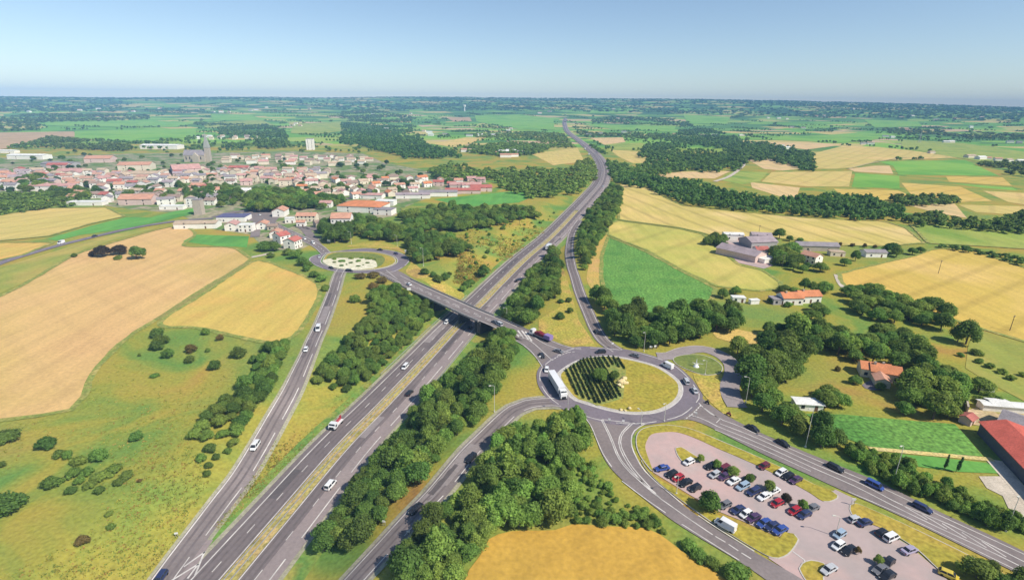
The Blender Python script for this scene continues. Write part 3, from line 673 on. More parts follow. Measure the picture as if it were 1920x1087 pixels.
# turning loop beside the roundabout
LP = spline([plane(x, y, 0) for x, y in [(1232, 668), (1256, 668), (1284, 658), (1318, 655), (1350, 665), (1371, 682), (1375, 702), (1368, 722), (1370, 742), (1382, 764)]], 2)
road('turning_loop', LP, -3.6, 3.4, mat('loop_asphalt', (.31, .265, .26), [(.28, .24, .235), (.34, .285, .275)], scale=.08, fscale=1, famt=.08), .205, 2, 0.0)
p = Paint(); p.line(LP, -3.4, .25, None, .235, 0.0, 0, .6); p.done()
island('loop_island', spline([plane(x, y, 0) for x, y in [(1262, 672), (1280, 666), (1310, 665), (1335, 672), (1352, 684), (1355, 694), (1345, 702), (1318, 703), (1290, 694), (1268, 683)]], 1.5, True), island_green, z1=.25)
sheet('dry_verge', None, rough_gold, .15, world_pts=[tuple(q) for q in spline([plane(x, y, 0) for x, y in [(1300, 700), (1325, 705), (1352, 700), (1352, 722), (1352, 742), (1362, 765), (1385, 785), (1360, 778), (1330, 752), (1312, 730)]], 1.5, True)])

# ------------------------------------------------------------------ car park
LOT = [(1208, 820), (1218, 810), (1240, 806), (1266, 806), (1290, 812), (1330, 832), (1400, 862), (1450, 886), (1500, 911), (1545, 932), (1566, 918), (1604, 936), (1594, 952), (1597, 968), (1650, 990), (1703, 1022), (1748, 1060), (1800, 1110), (1600, 1180), (1540, 1120), (1494, 1082), (1440, 1046), (1468, 1030), (1490, 1010), (1455, 1005), (1390, 976), (1345, 958), (1292, 927), (1225, 886), (1210, 860), (1202, 838)]
sheet('car_park', None, lot_m, .15, world_pts=[plane(x, y, 0) for x, y in LOT])
def isl(px, m=island_grass, **k): island('grass_island', spline([plane(x, y, 0) for x, y in px], 1.2, True), m, **k)
isl([(1202, 862), (1222, 890), (1262, 914), (1300, 937), (1340, 963), (1385, 984), (1425, 998), (1458, 1012), (1474, 999), (1490, 1002), (1498, 1012), (1485, 1034), (1470, 1045), (1450, 1047), (1415, 1030), (1340, 984), (1285, 945), (1234, 905), (1208, 876)], z1=.27)
isl([(1192, 823), (1197, 810), (1210, 802), (1240, 797), (1270, 799), (1300, 806), (1350, 826), (1420, 856), (1480, 884), (1530, 910), (1560, 921), (1572, 930), (1566, 938), (1545, 941), (1520, 925), (1478, 902), (1420, 873), (1350, 842), (1300, 820), (1268, 810), (1240, 810), (1220, 814), (1212, 824), (1208, 840), (1216, 866), (1222, 884), (1204, 862), (1194, 842)], z1=.26)
isl([(1266, 840), (1276, 838), (1300, 852), (1312, 862), (1300, 868), (1284, 870), (1270, 855)], z1=.3)
isl([(1497, 1066), (1503, 1056), (1520, 1050), (1545, 1056), (1552, 1066), (1545, 1085), (1545, 1110), (1515, 1095)], z1=.27)
isl([(1592, 955), (1600, 943), (1640, 958), (1700, 985), (1790, 1028), (1880, 1075), (1960, 1115), (1830, 1110), (1768, 1075), (1715, 1028), (1655, 992), (1605, 972)], z1=.26)
p = Paint()
for a, b in (((1486, 1034), (1508, 1050)), ((1508, 1050), (1508, 1060)), ((1270, 838), (1306, 857))): p.poly([a, b], .3, .2, 0.0, curve=False)
p.done()
# ------------------------------------------------------------------ lesser roads
LR = spline(GP([(-60, 520), (0, 494), (60, 475), (117, 459), (187, 442), (250, 428), (333, 415), (400, 410)]), 6)
road('country_road', LR, -3.2, 3.2, asphalt_mauve, .2)
VR = spline(GP([(612, 476), (596, 462), (560, 443), (522, 425), (490, 405), (478, 396), (520, 388), (600, 379), (700, 368), (800, 362), (860, 360)]), 5)
road('village_street', VR, -3.6, 3.6, asphalt, .2)
road('village_street', spline(GP([(478, 397), (440, 398), (405, 408)]), 5), -5, 5, asphalt, .205)
road('village_street', spline(GP([(486, 400), (481, 425), (478, 445)]), 5), -3.5, 3.5, asphalt, .21)
road('village_street', spline(GP([(596, 462), (572, 430), (560, 425), (600, 432)]), 4), -3.5, 3.5, asphalt, .207)
pave('forecourt', [(455, 398), (495, 393), (530, 400), (515, 418), (488, 412), (470, 415)], asphalt)
p = Paint(); p.line(VR, 0, .35, (3, 4), .235, None, 0, .25); p.line(VR, 3.2, .3, None, .235, None, 0, .25); p.line(VR, -3.2, .3, None, .235, None, 0, .25); p.line(LR, 0, .25, (3, 6), .235); p.done()
road('farm_track', spline(GP([(1568, 515), (1574, 530), (1582, 540), (1560, 510)][:3]), 4), -1.5, 1.5, gravel_m, .16)
road('farm_track', spline(GP([(1340, 341), (1370, 330), (1393, 312), (1400, 302), (1450, 300)]), 8), -3, 3, gravel_m, .2)
road('farm_track', spline(GP([(1590, 317), (1640, 305), (1700, 296), (1735, 300)]), 8), -2.4, 2.4, path_m, .2)
road('farm_track', spline(GP([(470, 483), (496, 478), (510, 474)]), 4), -2, 2, gravel_m, .19)
road('farm_track', spline(GP([(1590, 838), (1620, 850), (1660, 868)]), 3), -1.8, 1.8, gravel_m, .16)
road('field_path', spline(GP([(1630, 841), (1740, 851), (1862, 862)]), 4), -1.0, 1.0, mat('sandy_path', (.62, .47, .16), (.55, .46, .2), scale=.3), .2)
road('field_boundary', spline(GP([(293, 600), (380, 546), (468, 490)]), 4), -1.6, 1.6, mat('boundary_grass', (.28, .24, .07), (.22, .24, .06), scale=.2, famt=.3), .22)
road('farm_track', spline(GP([(1862, 862), (1890, 893), (1925, 935), (1960, 975)]), 4), -2.2, 2.2, gravel_m, .17)
pave('farm_yard', [(1835, 893), (1875, 893), (1910, 915), (1960, 960), (1960, 1010), (1905, 985), (1880, 930), (1850, 915)], gravel_m, .14)
pave('rubble_yard', [(1812, 770), (1840, 760), (1870, 775), (1930, 775), (1930, 800), (1890, 810), (1850, 800), (1815, 795)], mat('rubble_ground', (.50, .36, .20), [(.42, .34, .18), (.56, .42, .26)], scale=.1, fscale=1.0, famt=.3, bump=.4), .14)
pave('house_yard', [(1616, 722), (1625, 716), (1648, 708), (1660, 715), (1664, 722), (1656, 731), (1635, 732), (1622, 728)], asphalt_mauve, .16)
pave('farm_yard', [(1345, 447), (1440, 440), (1460, 455), (1420, 480), (1450, 498), (1432, 504), (1380, 492), (1357, 466)], lot_m, .13)
pave('sandy_clearing', [(1336, 625), (1350, 614), (1385, 618), (1425, 626), (1424, 645), (1412, 656), (1385, 645), (1345, 634)], mat('dry_sand_grass', (.62, .42, .12), (.52, .38, .12), scale=.1, fscale=1, famt=.3), .13)
# dry strips of verge
sheet('dry_verge', [(1000, 470), (1045, 440), (1055, 470), (1062, 520), (1085, 600), (1120, 652), (1060, 645), (1010, 618), (1010, 600), (1050, 575), (1052, 520), (1040, 470)][3:], rough_gold, .1)
sheet('dry_verge', [(1128, 440), (1136, 430), (1138, 460), (1126, 485), (1124, 530), (1128, 548), (1112, 545), (1100, 520), (1110, 480)], mat('orange_track_grass', (.55, .36, .09), [(.46, .34, .08), (.56, .34, .12)], scale=.08, fscale=1, famt=.25), .11, curve=True)
sheet('dry_verge', None, rough_gold, .12, world_pts=[tuple(q) for q in spline([plane(x, y, 0) for x, y in [(650, 462), (700, 455), (745, 462), (790, 505), (830, 520), (870, 530), (850, 548), (800, 528), (762, 512), (770, 488), (745, 470), (700, 464)]], 3, True)])

# ragged margins where the crops end
margin_m = mat('field_margin', (.30, .28, .07), [(.20, .25, .05), (.38, .32, .09)], scale=.12, detail=6, fscale=1.0, famt=.35)
_mr = np.random.RandomState(9)
for px, cv in FIELD_EDGES:
    P = np.array(GP(px)); P = spline(P, max(3.0, np.hypot(*np.ptp(P, 0)) / 60), True) if cv else np.vstack([P, P[:1]])
    if not cv:
        d_ = np.concatenate([[0], np.cumsum(np.linalg.norm(np.diff(P, axis=0), axis=1))]); q_ = np.arange(0, d_[-1], 4.0); P = np.stack([np.interp(q_, d_, P[:, 0]), np.interp(q_, d_, P[:, 1])], 1)
    N_ = normals2(P, True); w_ = .9 + .8 * _mr.rand(len(P), 1)
    link('field_margin', strip_mesh('field_margin', P - N_ * w_, P + N_ * (w_[::-1]), margin_m, .21, 1, None, True), kind='structure')
ROADC = [(MW_C, 14.0), (SL1, 5.5), (SL2, 6.0), (SL3, 5.2), (LP, 4.5)]
def on_road(X, Y, extra=0.0):
    return any(((C[:, 0] - X) ** 2 + (C[:, 1] - Y) ** 2).min() < (w + extra) ** 2 for C, w in ROADC)
# ------------------------------------------------------------------ labels that single things out
LM_PX = {'the white lorry': (1043, 724), 'the vine rows on the big roundabout': (1110, 712), 'the white gravel roundabout bed': (660, 496), 'the overpass bridge': (880, 585),
 'the church spire': (378, 300), 'the long white shed': (57, 297), 'the orange-roofed store': (680, 392), 'the blue-roofed hall': (440, 408), 'the grey tower block': (375, 400),
 'the twin orange-roofed farmhouse': (1492, 566), 'the long mauve-roofed barn': (1398, 487), 'the house with the grey yard': (1640, 712), 'the long red-roofed warehouse': (1880, 850),
 'the car park entrance': (1480, 1060), 'the maize field by the main road': (1680, 810), 'the white sculpture': (1305, 687), 'the bottom wheat field': (1070, 1000),
 'the painted merge chevrons': (350, 1070), 'the water tower': (871, 208), 'the corner of the sandy stubble field': (150, 760), 'the gold wheat field': (430, 600),
 'the dark brown tree clump': (205, 478), 'the far end of the upper slip road': (1070, 440), 'the long maize field': (1200, 540), 'the sandy clearing': (1385, 635),
 'the black car on the ramp': (779, 957), 'the white car on the slip road': (478, 839), 'the black car on the motorway': (767, 740), 'the tall white village block': (583, 275),
 'the white house in the farm': (1525, 490), 'the low grey-roofed barn': (1640, 478), 'the motorway bend': (1128, 330), 'the lone field pole': (1759, 512), 'the white caravan shed': (1510, 762),
 'the big white house': (640, 418), 'the white long-roofed shed': (370, 425), 'the red-roofed school': (870, 352), 'the white dome tent': (1845, 725), 'the green play field': (900, 375),
 'the roadside lamp by the maize': (1510, 837), 'the pylon': (1723, 268), 'the small square garden plot': (1780, 870), 'the wheat field with two tracks': (1220, 390), 'the beige-roofed long hall': (240, 340)}
LM = None
ORD = ['nearest', 'second nearest', 'third nearest', 'fourth nearest', 'fifth nearest', 'sixth nearest', 'seventh nearest', 'eighth nearest', 'ninth nearest', 'tenth nearest']
ORD += [w + ' nearest' for w in ('eleventh twelfth thirteenth fourteenth fifteenth sixteenth seventeenth eighteenth nineteenth twentieth').split()]
_T = {2: 'twenty', 3: 'thirty', 4: 'forty', 5: 'fifty', 6: 'sixty', 7: 'seventy', 8: 'eighty', 9: 'ninety'}
def ordn(i):
    if i < 20: return ORD[i]
    n = i + 1; t, u = divmod(n, 10)
    if t > 9: return 'far out past'
    return (_T[t] + ('ieth' if False else '') if u else _T[t][:-1] + 'ieth') + ('-' + ORD[u - 1].split()[0].replace('nearest', 'first') if u else '') + ' nearest'
def label_all(items):
    """items: (object, description, X, Y). Unique labels by what they look like and how near they stand to a landmark."""
    global LM
    if LM is None: LM = {k: np.array(G(*v)) for k, v in LM_PX.items()}
    names = list(LM); P = np.array([LM[k] for k in names]); groups = {}
    for o, d, X, Y in items:
        dd = np.hypot(P[:, 0] - X, P[:, 1] - Y); sc_ = dd / 1.0; k = int(np.argmin(sc_)); groups.setdefault((d, k), []).append((dd[k], o))
    for (d, k), L_ in groups.items():
        L_.sort(key=lambda q: q[0])
        for i, (_, o) in enumerate(L_): o['label'] = f'{d}, {ordn(i)} {names[k]}' if len(L_) > 1 else f'{d} nearest {names[k]}'

# ------------------------------------------------------------------ overpass bridge
soffit = plain('shade_darkened_concrete', (.09, .085, .08), .9, famt=.2)  # concrete with the deep shade below the deck put into its colour
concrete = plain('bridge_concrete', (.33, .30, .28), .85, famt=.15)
steel = plain('galvanised_steel', (.42, .42, .42), .45, .3)
bt = thing('overpass_bridge', 'long concrete overpass carrying the roundabout link over the motorway', 'bridge', (0, 0, 0))
i0_, i1_ = int(.20 * len(BR)), int(.80 * len(BR)); CB = BR[i0_:i1_]; NB = normals2(CB)
def slab(C, N, a, b, z0, z1):
    secs = [[(c + n * a)[0:2].tolist() + [z0], (c + n * b)[0:2].tolist() + [z0], (c + n * b)[0:2].tolist() + [z1], (c + n * a)[0:2].tolist() + [z1]] for c, n in zip(C, N)]
    return MB().loft(secs)
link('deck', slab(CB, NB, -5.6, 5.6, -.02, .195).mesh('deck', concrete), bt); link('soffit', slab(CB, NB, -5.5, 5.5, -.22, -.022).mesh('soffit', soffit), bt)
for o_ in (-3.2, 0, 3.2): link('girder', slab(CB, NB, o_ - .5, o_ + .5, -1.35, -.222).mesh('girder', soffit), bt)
for s in (-1, 1):
    a, b = sorted((s * 5.598, s * 5.25)); pr = link('parapet', slab(CB, NB, a, b, .19, .75).mesh('parapet', concrete), bt)
    C2 = [(c + n * s * 5.4) for c, n in zip(CB, NB)]
    rl = MB(); rl.tube([(c[0], c[1], 1.25) for c in C2], .06, 4); rl.tube([(c[0], c[1], 1.0) for c in C2], .05, 4)
    for c in C2[::1]: rl.box(c[0] - .05, c[0] + .05, c[1] - .05, c[1] + .05, .74, 1.25)
    link('railing', rl.mesh('railing', steel), pr)
mid = int(np.argmin([mw_dist([c[0]], [c[1]])[0] for c in CB]))
def pier(q):
    c, n = CB[q], NB[q]; d = np.array([-n[1], n[0]]); m = MB()
    pts = [c + n * 3.6 + d * .4, c - n * 3.6 + d * .4, c - n * 3.6 - d * .4, c + n * 3.6 - d * .4]
    m.prism([tuple(v) for v in pts], hz(*c) - .5, -1.352); return m
for q in (mid, max(1, mid - 5), min(len(CB) - 2, mid + 5)):
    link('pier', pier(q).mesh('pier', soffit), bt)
for q in (0, len(CB) - 1):
    c, n = CB[q], NB[q]; d = np.array([-n[1], n[0]]); pts = [c + n * 5.2 + d * 1.2, c - n * 5.2 + d * 1.2, c - n * 5.2 - d * 1.2, c + n * 5.2 - d * 1.2]
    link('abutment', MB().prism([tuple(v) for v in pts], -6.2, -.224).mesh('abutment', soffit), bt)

# ------------------------------------------------------------------ guard rails
def guard_rail(C, off, label, zf=None, step=4):
    N = normals2(C); P = C + N * off; z = zof(P, 0.2) if zf is None else np.full(len(P), zf)
    t = thing('guard_rail', label, 'guard rail', (0, 0, 0), group='steel crash barriers')
    m = MB(); secs = []
    for q, n, zz in zip(P, N, z):
        secs.append([(q[0] - n[0] * .05, q[1] - n[1] * .05, zz + .45), (q[0] + n[0] * .05, q[1] + n[1] * .05, zz + .45), (q[0] + n[0] * .05, q[1] + n[1] * .05, zz + .78), (q[0] - n[0] * .05, q[1] - n[1] * .05, zz + .78)])
    m.loft(secs); link('rail', m.mesh('rail', steel), t)
    k = MB()
    for q, zz in zip(P[::2], z[::2]): k.box(q[0] - .07, q[0] + .07, q[1] - .07, q[1] + .07, zz - .2, zz + .6)
    o = link('post', k.mesh('post', steel), t); o['kind'] = 'stuff'
MWn = MW_C[MW_C[:, 1] < 1250]
guard_rail(MWn, -.75, 'steel crash barrier on the motorway median, on the side of the village')
guard_rail(MWn, .75, 'steel crash barrier on the motorway median, car park side')
for C_, off, lab in ((BR[:int(.2 * len(BR)) + 1], 5.0, 'short crash barrier on the bridge ramp beside the white gravel roundabout'),
                     (BR[int(.8 * len(BR)) - 1:], -5.0, 'short crash barrier on the bridge ramp beside the red and blue lorry')):
    guard_rail(C_, off, lab, 0.1)
q = (MW_C[:, 1] > 190) & (MW_C[:, 1] < 300); guard_rail(MW_C[q], -12.2, 'crash barrier at the verge of the motorway passing under the bridge, town side')
guard_rail(MW_C[q], 12.6, 'crash barrier at the verge of the motorway passing under the bridge, big roundabout side')

# ------------------------------------------------------------------ trees
LEAF = {'dark': leaf_mat('leaves_dark_green', (.115, .195, .040)), 'mid': leaf_mat('leaves_mid_green', (.165, .258, .050)),
        'light': leaf_mat('leaves_light_green', (.21, .33, .066)), 'copper': leaf_mat('leaves_copper', (.060, .045, .028), hue=.015),
        'rust': leaf_mat('leaves_rusty', (.17, .13, .04), hue=.02), 'conifer': leaf_mat('needles_dark', (.065, .13, .048))}
bark = plain('bark', (.14, .10, .07), .9, famt=.3)
NPR = np.random.RandomState(11)
def ico(sub=1):
    bm = bmesh.new(); bmesh.ops.create_icosphere(bm, subdivisions=sub, radius=1.0)
    V = np.array([v.co[:] for v in bm.verts]); Fc = np.array([[v.index for v in f.verts] for f in bm.faces]); bm.free(); return V, Fc
ICO1, ICO2 = ico(1), ico(2)
def crown_arrays(rs, nl, nleaf, leaf, shape='round', flat=.8):
    """Crown of radius about 1 and height about 2 (base at 0): lobes covered with leaf-clump quads over ragged cores."""
    lobes = []
    for i in range(nl):
        if shape == 'cone':
            t = (i + .5) / nl; a = i * 2.4 + rs.rand(); r = (1 - t) * .62 * (.7 + .5 * rs.rand()); rad = .16 + .32 * (1 - t)
            lobes.append((math.cos(a) * r, math.sin(a) * r, .25 + t * 2.1, rad * 1.05))
        elif shape == 'column':
            t = (i + .5) / nl; lobes.append((rs.uniform(-.15, .15), rs.uniform(-.15, .15), .3 + t * 2.6, .38 * (1 - .45 * t)))
        else:
            a = i * 2.4 + rs.rand() * .8; t = (i + .5) / nl; r = math.sqrt(t) * .68 * rs.uniform(.75, 1.15)
            z = .55 + (1 - t) * .95 * flat + rs.uniform(-.15, .2); lobes.append((math.cos(a) * r, math.sin(a) * r, z, rs.uniform(.30, .44)))
    V, Fq, Ft = [], [], []
    o = 0
    iv, if_ = ICO1
    for (x, y, z, r) in lobes:
        s = r * .80 * (1 + rs.uniform(-.22, .22, (len(iv), 1)))
        V.append(iv * s * [1, 1, .9] + [x, y, z]); Ft.append(if_ + o); o += len(iv)
    L_ = np.array(lobes); wts = L_[:, 3] ** 2; k = rs.choice(len(lobes), nleaf, p=wts / wts.sum())
    d = rs.normal(size=(nleaf, 3)); d[:, 2] += .25; d /= np.linalg.norm(d, axis=1, keepdims=True)
    pos = L_[k, :3] + d * (L_[k, 3:4] * rs.uniform(.72, 1.28, (nleaf, 1)))
    pos[:, 2] = np.maximum(pos[:, 2], .08)
    nrm = d + rs.normal(size=(nleaf, 3)) * .42 + [0, 0, .25]; nrm /= np.linalg.norm(nrm, axis=1, keepdims=True)
    up = rs.normal(size=(nleaf, 3)); a = np.cross(nrm, up); a /= np.linalg.norm(a, axis=1, keepdims=True); b = np.cross(nrm, a)
    sz = leaf * rs.uniform(.6, 1.3, (nleaf, 1))
    q = np.stack([pos - a * sz - b * sz * .7, pos + a * sz * .8 - b * sz, pos + a * sz + b * sz * .75, pos - a * sz * .7 + b * sz], 1)
    V.append(q.reshape(-1, 3)); Fq.append((o + np.arange(nleaf * 4)).reshape(-1, 4))
    return np.concatenate(V), np.concatenate(Ft), np.concatenate(Fq)
def crown_mesh(name, m, *a, **k):
    V, Ft, Fq = crown_arrays(*a, **k); me = arrays_mesh(name, V, [Ft, Fq]); me.materials.append(m); return me
TPL = {}
def templates(kind, tone):
    k = (kind, tone)
    if k not in TPL:
        rs = np.random.RandomState(abs(sum(ord(c) * (i + 3) for i, c in enumerate(kind + tone))) % 9999); m = LEAF[tone]; out = []
        for i in range(4):
            if kind == 'conifer_tree': out.append(crown_mesh('crown', m, rs, 18, 2400, .055, shape='cone'))
            elif kind == 'cypress_tree': out.append(crown_mesh('crown', m, rs, 9, 800, .07, shape='column'))
            elif kind == 'shrub': out.append(crown_mesh('foliage', m, rs, 11, 1700, .065, flat=.6))
            else: out.append(crown_mesh('crown', m, rs, 15 + i, 3400, .056))
        TPL[k] = out
    return TPL[k]
def trunk_mesh():
    m = MB(); m.tube([(0, 0, -.6), (.02, 0, .35), (0, .03, 1.0)], [.075, .06, .035], 6)
    for a in (0.4, 2.5, 4.6): m.tube([(0, 0, .42), (math.cos(a) * .22, math.sin(a) * .22, .72), (math.cos(a) * .4, math.sin(a) * .4, .95)], [.035, .025, .012], 5)
    return m.mesh('trunk', bark)
TRUNK = trunk_mesh()
def stem_mesh():
    m = MB()
    for i in range(5):
        a = i * 1.256; m.tube([(0, 0, -.3), (math.cos(a) * .15, math.sin(a) * .15, .35), (math.cos(a) * .3, math.sin(a) * .3, .75)], [.03, .022, .01], 5)
    return m.mesh('stems', bark)
STEM = stem_mesh()
TREES = []                                       # for labelling: (object, description, X, Y)
TONEW = {'dark': 'dark green', 'mid': 'mid green', 'light': 'light green', 'copper': 'dark brown-leaved', 'rust': 'brownish green', 'conifer': 'dark'}
CATN = {'bank_shrub': 'bush', 'hedge_shrub': 'bush', 'broadleaf_tree': 'tree', 'conifer_tree': 'conifer', 'shrub': 'bush', 'cypress_tree': 'cypress', 'young_tree': 'young tree', 'embankment_tree': 'tree', 'ramp_tree': 'tree', 'town_tree': 'tree', 'park_tree': 'tree', 'hedge_tree': 'tree', 'woodland_tree': 'tree', 'orchard_tree': 'fruit tree'}
DESC = {'bank_shrub': 'scrub bush', 'hedge_shrub': 'hedge bush', 'broadleaf_tree': 'broadleaf tree', 'conifer_tree': 'conifer', 'shrub': 'bush', 'cypress_tree': 'slim cypress', 'young_tree': 'young tree', 'embankment_tree': 'bankside tree', 'ramp_tree': 'broadleaf tree', 'town_tree': 'garden tree', 'park_tree': 'park tree', 'hedge_tree': 'embankment tree', 'woodland_tree': 'woodland tree', 'orchard_tree': 'orchard tree'}
def tree(kind, X, Y, height, tone='mid', width=None, group=None, label=None):
    z = hz(X, Y); w = (width or height * rnd.uniform(.75, .95)) / 2
    low = kind in ('shrub', 'hedge_shrub', 'bank_shrub'); lift = 0 if low else height * .16
    t = thing(kind, label or 'x', CATN[kind], (X, Y, z), rnd.uniform(0, 6.28), group)
    me = rnd.choice(templates('shrub' if low else kind if kind in ('conifer_tree', 'cypress_tree') else 'broadleaf_tree', tone))
    top = {'conifer_tree': 2.45, 'cypress_tree': 3.1}.get(kind, 2.0 if not low else 1.75)
    sz_ = (height - lift) / top
    c = link('foliage' if low else 'crown', me, t); c.location = (0, 0, lift); c.scale = (w * rnd.uniform(.85, 1.15), w * rnd.uniform(.85, 1.15), sz_); c.rotation_euler = (rnd.uniform(-.12, .12), rnd.uniform(-.12, .12), 0)
    s = link('stems' if low else 'trunk', STEM if low else TRUNK, t); s.scale = (w, w, height * .62) if not low else (w, w, height * .8)
    if label is None:
        size = 'tall' if height > 9.5 else 'low' if height < (2.2 if low else 5.5) else 'rounded'
        TREES.append((t, f'{size} {TONEW[tone]} {DESC[kind]}', X, Y))
    return t
def scatter(px, spacing, hrange, rs=rnd, tries=14, toptest=.6):
    """World spots whose base and top both fall inside an outline drawn on the photograph."""
    P = np.array(px, float); WP = np.array(GP(px)); x0, y0 = WP.min(0) - 3; x1, y1 = WP.max(0) + 3
    def inside(x, y):
        c = False; j = len(P) - 1
        for i in range(len(P)):
            if (P[i, 1] > y) != (P[j, 1] > y) and x < (P[j, 0] - P[i, 0]) * (y - P[i, 1]) / (P[j, 1] - P[i, 1]) + P[i, 0]: c = not c
            j = i
        return c
    n = int((x1 - x0) * (y1 - y0) / spacing ** 2 * tries); cell = {}; out = []
    for _ in range(min(n, 60000)):
        X, Y = rs.uniform(x0, x1), rs.uniform(y0, y1); hh = rs.uniform(*hrange); k = (int(X // spacing), int(Y // spacing))
        if any((X - a) ** 2 + (Y - b) ** 2 < spacing ** 2 for i in (-1, 0, 1) for j in (-1, 0, 1) for a, b in cell.get((k[0] + i, k[1] + j), ())): continue
        if Y < 20 or not inside(*project(X, Y, -3.0 if Y < 400 else 0.0)) and Y < 400 and not inside(*project(X, Y, 0.0)): continue
        z = hz(X, Y)
        j = spacing * .9 * pxm(X, max(Y, 60), z); jx, jy = rs.uniform(-j, j) * .8, rs.uniform(-j, j) * .3
        bx, by = project(X, Y, z)
        if not inside(bx + jx, by + jy): continue
        if toptest and not inside(*project(X, Y, z + hh * toptest)): continue
        if Y < 760 and on_road(X, Y, spacing * .35): continue
        cell.setdefault(k, []).append((X, Y)); out.append((X, Y, hh))
    return out
def belt(px, kind, spacing, hr, tones, group, cap=10 ** 6, toptest=.55):
    sp_ = scatter(px, spacing, hr, toptest=toptest); sp_.sort(key=lambda q: q[1])
    for X, Y, hh in sp_[:cap]:
        q = rnd.random(); hh *= 1.32 if q < .12 else .72 if q < .34 else 1
        k = kind if isinstance(kind, str) else rnd.choice(kind)
        tree(k, X, Y, hh, rnd.choice(tones), group=group, width=max(hh * rnd.uniform(.75, 1.0), min(spacing * 1.6, hh * 1.25)))
    return sp_[cap:]
dm = ['dark', 'mid', 'mid']
belt([(700, 545), (745, 540), (800, 568), (813, 585), (792, 612), (720, 690), (655, 730), (598, 720), (590, 702), (640, 645), (690, 590)], 'hedge_tree', 3.0, (3.6, 6.6), dm, 'trees between the slip road and the motorway')
belt([(960, 622), (974, 655), (942, 700), (928, 748), (880, 810), (810, 885), (740, 945), (690, 990), (640, 1040), (603, 1036), (597, 1005), (640, 928), (690, 872), (745, 812), (800, 732), (860, 682), (905, 648), (930, 618)], 'embankment_tree', 3.2, (4.2, 8.6), dm, 'trees between the motorway and the lower ramp')
belt([(1005, 800), (1030, 778), (1085, 772), (1104, 835), (1078, 850), (1074, 900), (1074, 968), (1040, 987), (985, 992), (930, 1005), (905, 1017), (880, 1057), (860, 1100), (735, 1130), (740, 1060), (785, 985), (830, 935), (862, 878), (885, 845), (930, 815), (960, 800)], ['ramp_tree', 'ramp_tree', 'conifer_tree'], 3.15, (4.0, 9.0), ['dark', 'mid', 'mid', 'mid', 'light'], 'woodland between the lower ramp and the car park road')
belt([(1070, 860), (1110, 870), (1150, 925), (1200, 950), (1250, 985), (1264, 1010), (1215, 996), (1140, 988), (1075, 984)], 'bank_shrub', 2.0, (1.2, 2.8), ['mid', 'light', 'light'], 'scrub on the bank above the bottom wheat field', toptest=.3)
belt([(1045, 470), (1047, 520), (1042, 560), (1008, 582), (1012, 606), (958, 608), (950, 590), (960, 558), (985, 522), (1000, 488), (1022, 468)], 'woodland_tree', 4.6, (6, 9), dm, 'trees between the motorway and the upper slip road')
belt([(1112, 550), (1135, 543), (1180, 588), (1230, 583), (1260, 588), (1300, 568), (1375, 573), (1388, 600), (1398, 625), (1340, 622), (1310, 637), (1265, 652), (1205, 662), (1165, 642), (1128, 612)], 'broadleaf_tree', 5.6, (8, 11.5), ['dark', 'dark', 'mid'], 'wood beside the upper slip road')
belt([(1330, 640), (1425, 642), (1440, 612), (1500, 606), (1522, 640), (1516, 682), (1480, 712), (1440, 738), (1400, 748), (1383, 700), (1340, 662)], 'broadleaf_tree', 5.6, (7.5, 11), ['dark', 'dark', 'mid'], 'wood beside the turning loop')
belt([(1515, 642), (1525, 600), (1570, 608), (1600, 638), (1650, 613), (1700, 615), (1737, 655), (1728, 692), (1680, 692), (1610, 682), (1550, 662)], 'broadleaf_tree', 5.4, (7, 10), ['dark', 'dark', 'mid'], 'tree row behind the house with the grey yard')
belt([(1590, 540), (1640, 535), (1700, 556), (1782, 572), (1797, 600), (1770, 628), (1700, 612), (1640, 602), (1590, 582)], 'orchard_tree', 6.0, (5.5, 8.5), ['dark', 'mid'], 'orchard trees below the warm wheat field')
belt([(1700, 690), (1740, 672), (1805, 685), (1806, 775), (1770, 788), (1720, 787), (1664, 776), (1668, 748), (1700, 728)], 'broadleaf_tree', 5.2, (7, 10), ['mid', 'mid', 'dark'], 'trees around the house with the grey yard')
belt([(1398, 725), (1440, 715), (1470, 755), (1530, 795), (1587, 818), (1585, 852), (1540, 842), (1490, 817), (1440, 792), (1403, 772)], 'broadleaf_tree', 5.0, (6.5, 9), ['dark', 'mid', 'mid'], 'roadside trees above the main road')
belt([(1525, 718), (1575, 735), (1582, 777), (1545, 774), (1528, 755)], 'broadleaf_tree', 5.0, (5.5, 7.5), dm, 'trees behind the white caravan shed')
belt([(1598, 832), (1640, 845), (1700, 858), (1722, 893), (1770, 898), (1840, 943), (1930, 968), (1935, 1005), (1850, 988), (1760, 943), (1690, 918), (1640, 892), (1588, 857)], 'hedge_shrub', 2.2, (2.4, 4.8), ['dark', 'mid', 'mid'], 'hedge along the main road', toptest=.5)
belt([(550, 630), (527, 690), (517, 720), (500, 738), (455, 812), (430, 842), (358, 828), (362, 800), (420, 745), (480, 685), (500, 645)], 'young_tree', 3.3, (3.8, 5.6), ['mid', 'mid', 'dark'], 'thicket on the field side of the slip road')
belt([(385, 845), (432, 845), (402, 898), (372, 895)], 'shrub', 3.0, (1.5, 3.2), ['mid', 'light', 'dark'], 'scrub below the slip road thicket', toptest=0)
belt([(1090, 432), (1105, 392), (1148, 345), (1163, 352), (1163, 380), (1142, 420), (1122, 447), (1107, 490), (1090, 518), (1084, 480)], 'young_tree', 5.0, (5.5, 8), dm, 'embankment trees on the outside of the motorway bend')
belt([(665, 400), (740, 420), (760, 430), (845, 440), (887, 462), (872, 482), (800, 494), (775, 494), (765, 455), (690, 445), (655, 425)], 'woodland_tree', 6.0, (7, 11), ['dark', 'mid', 'mid'], 'wood between the village and the gravel roundabout')
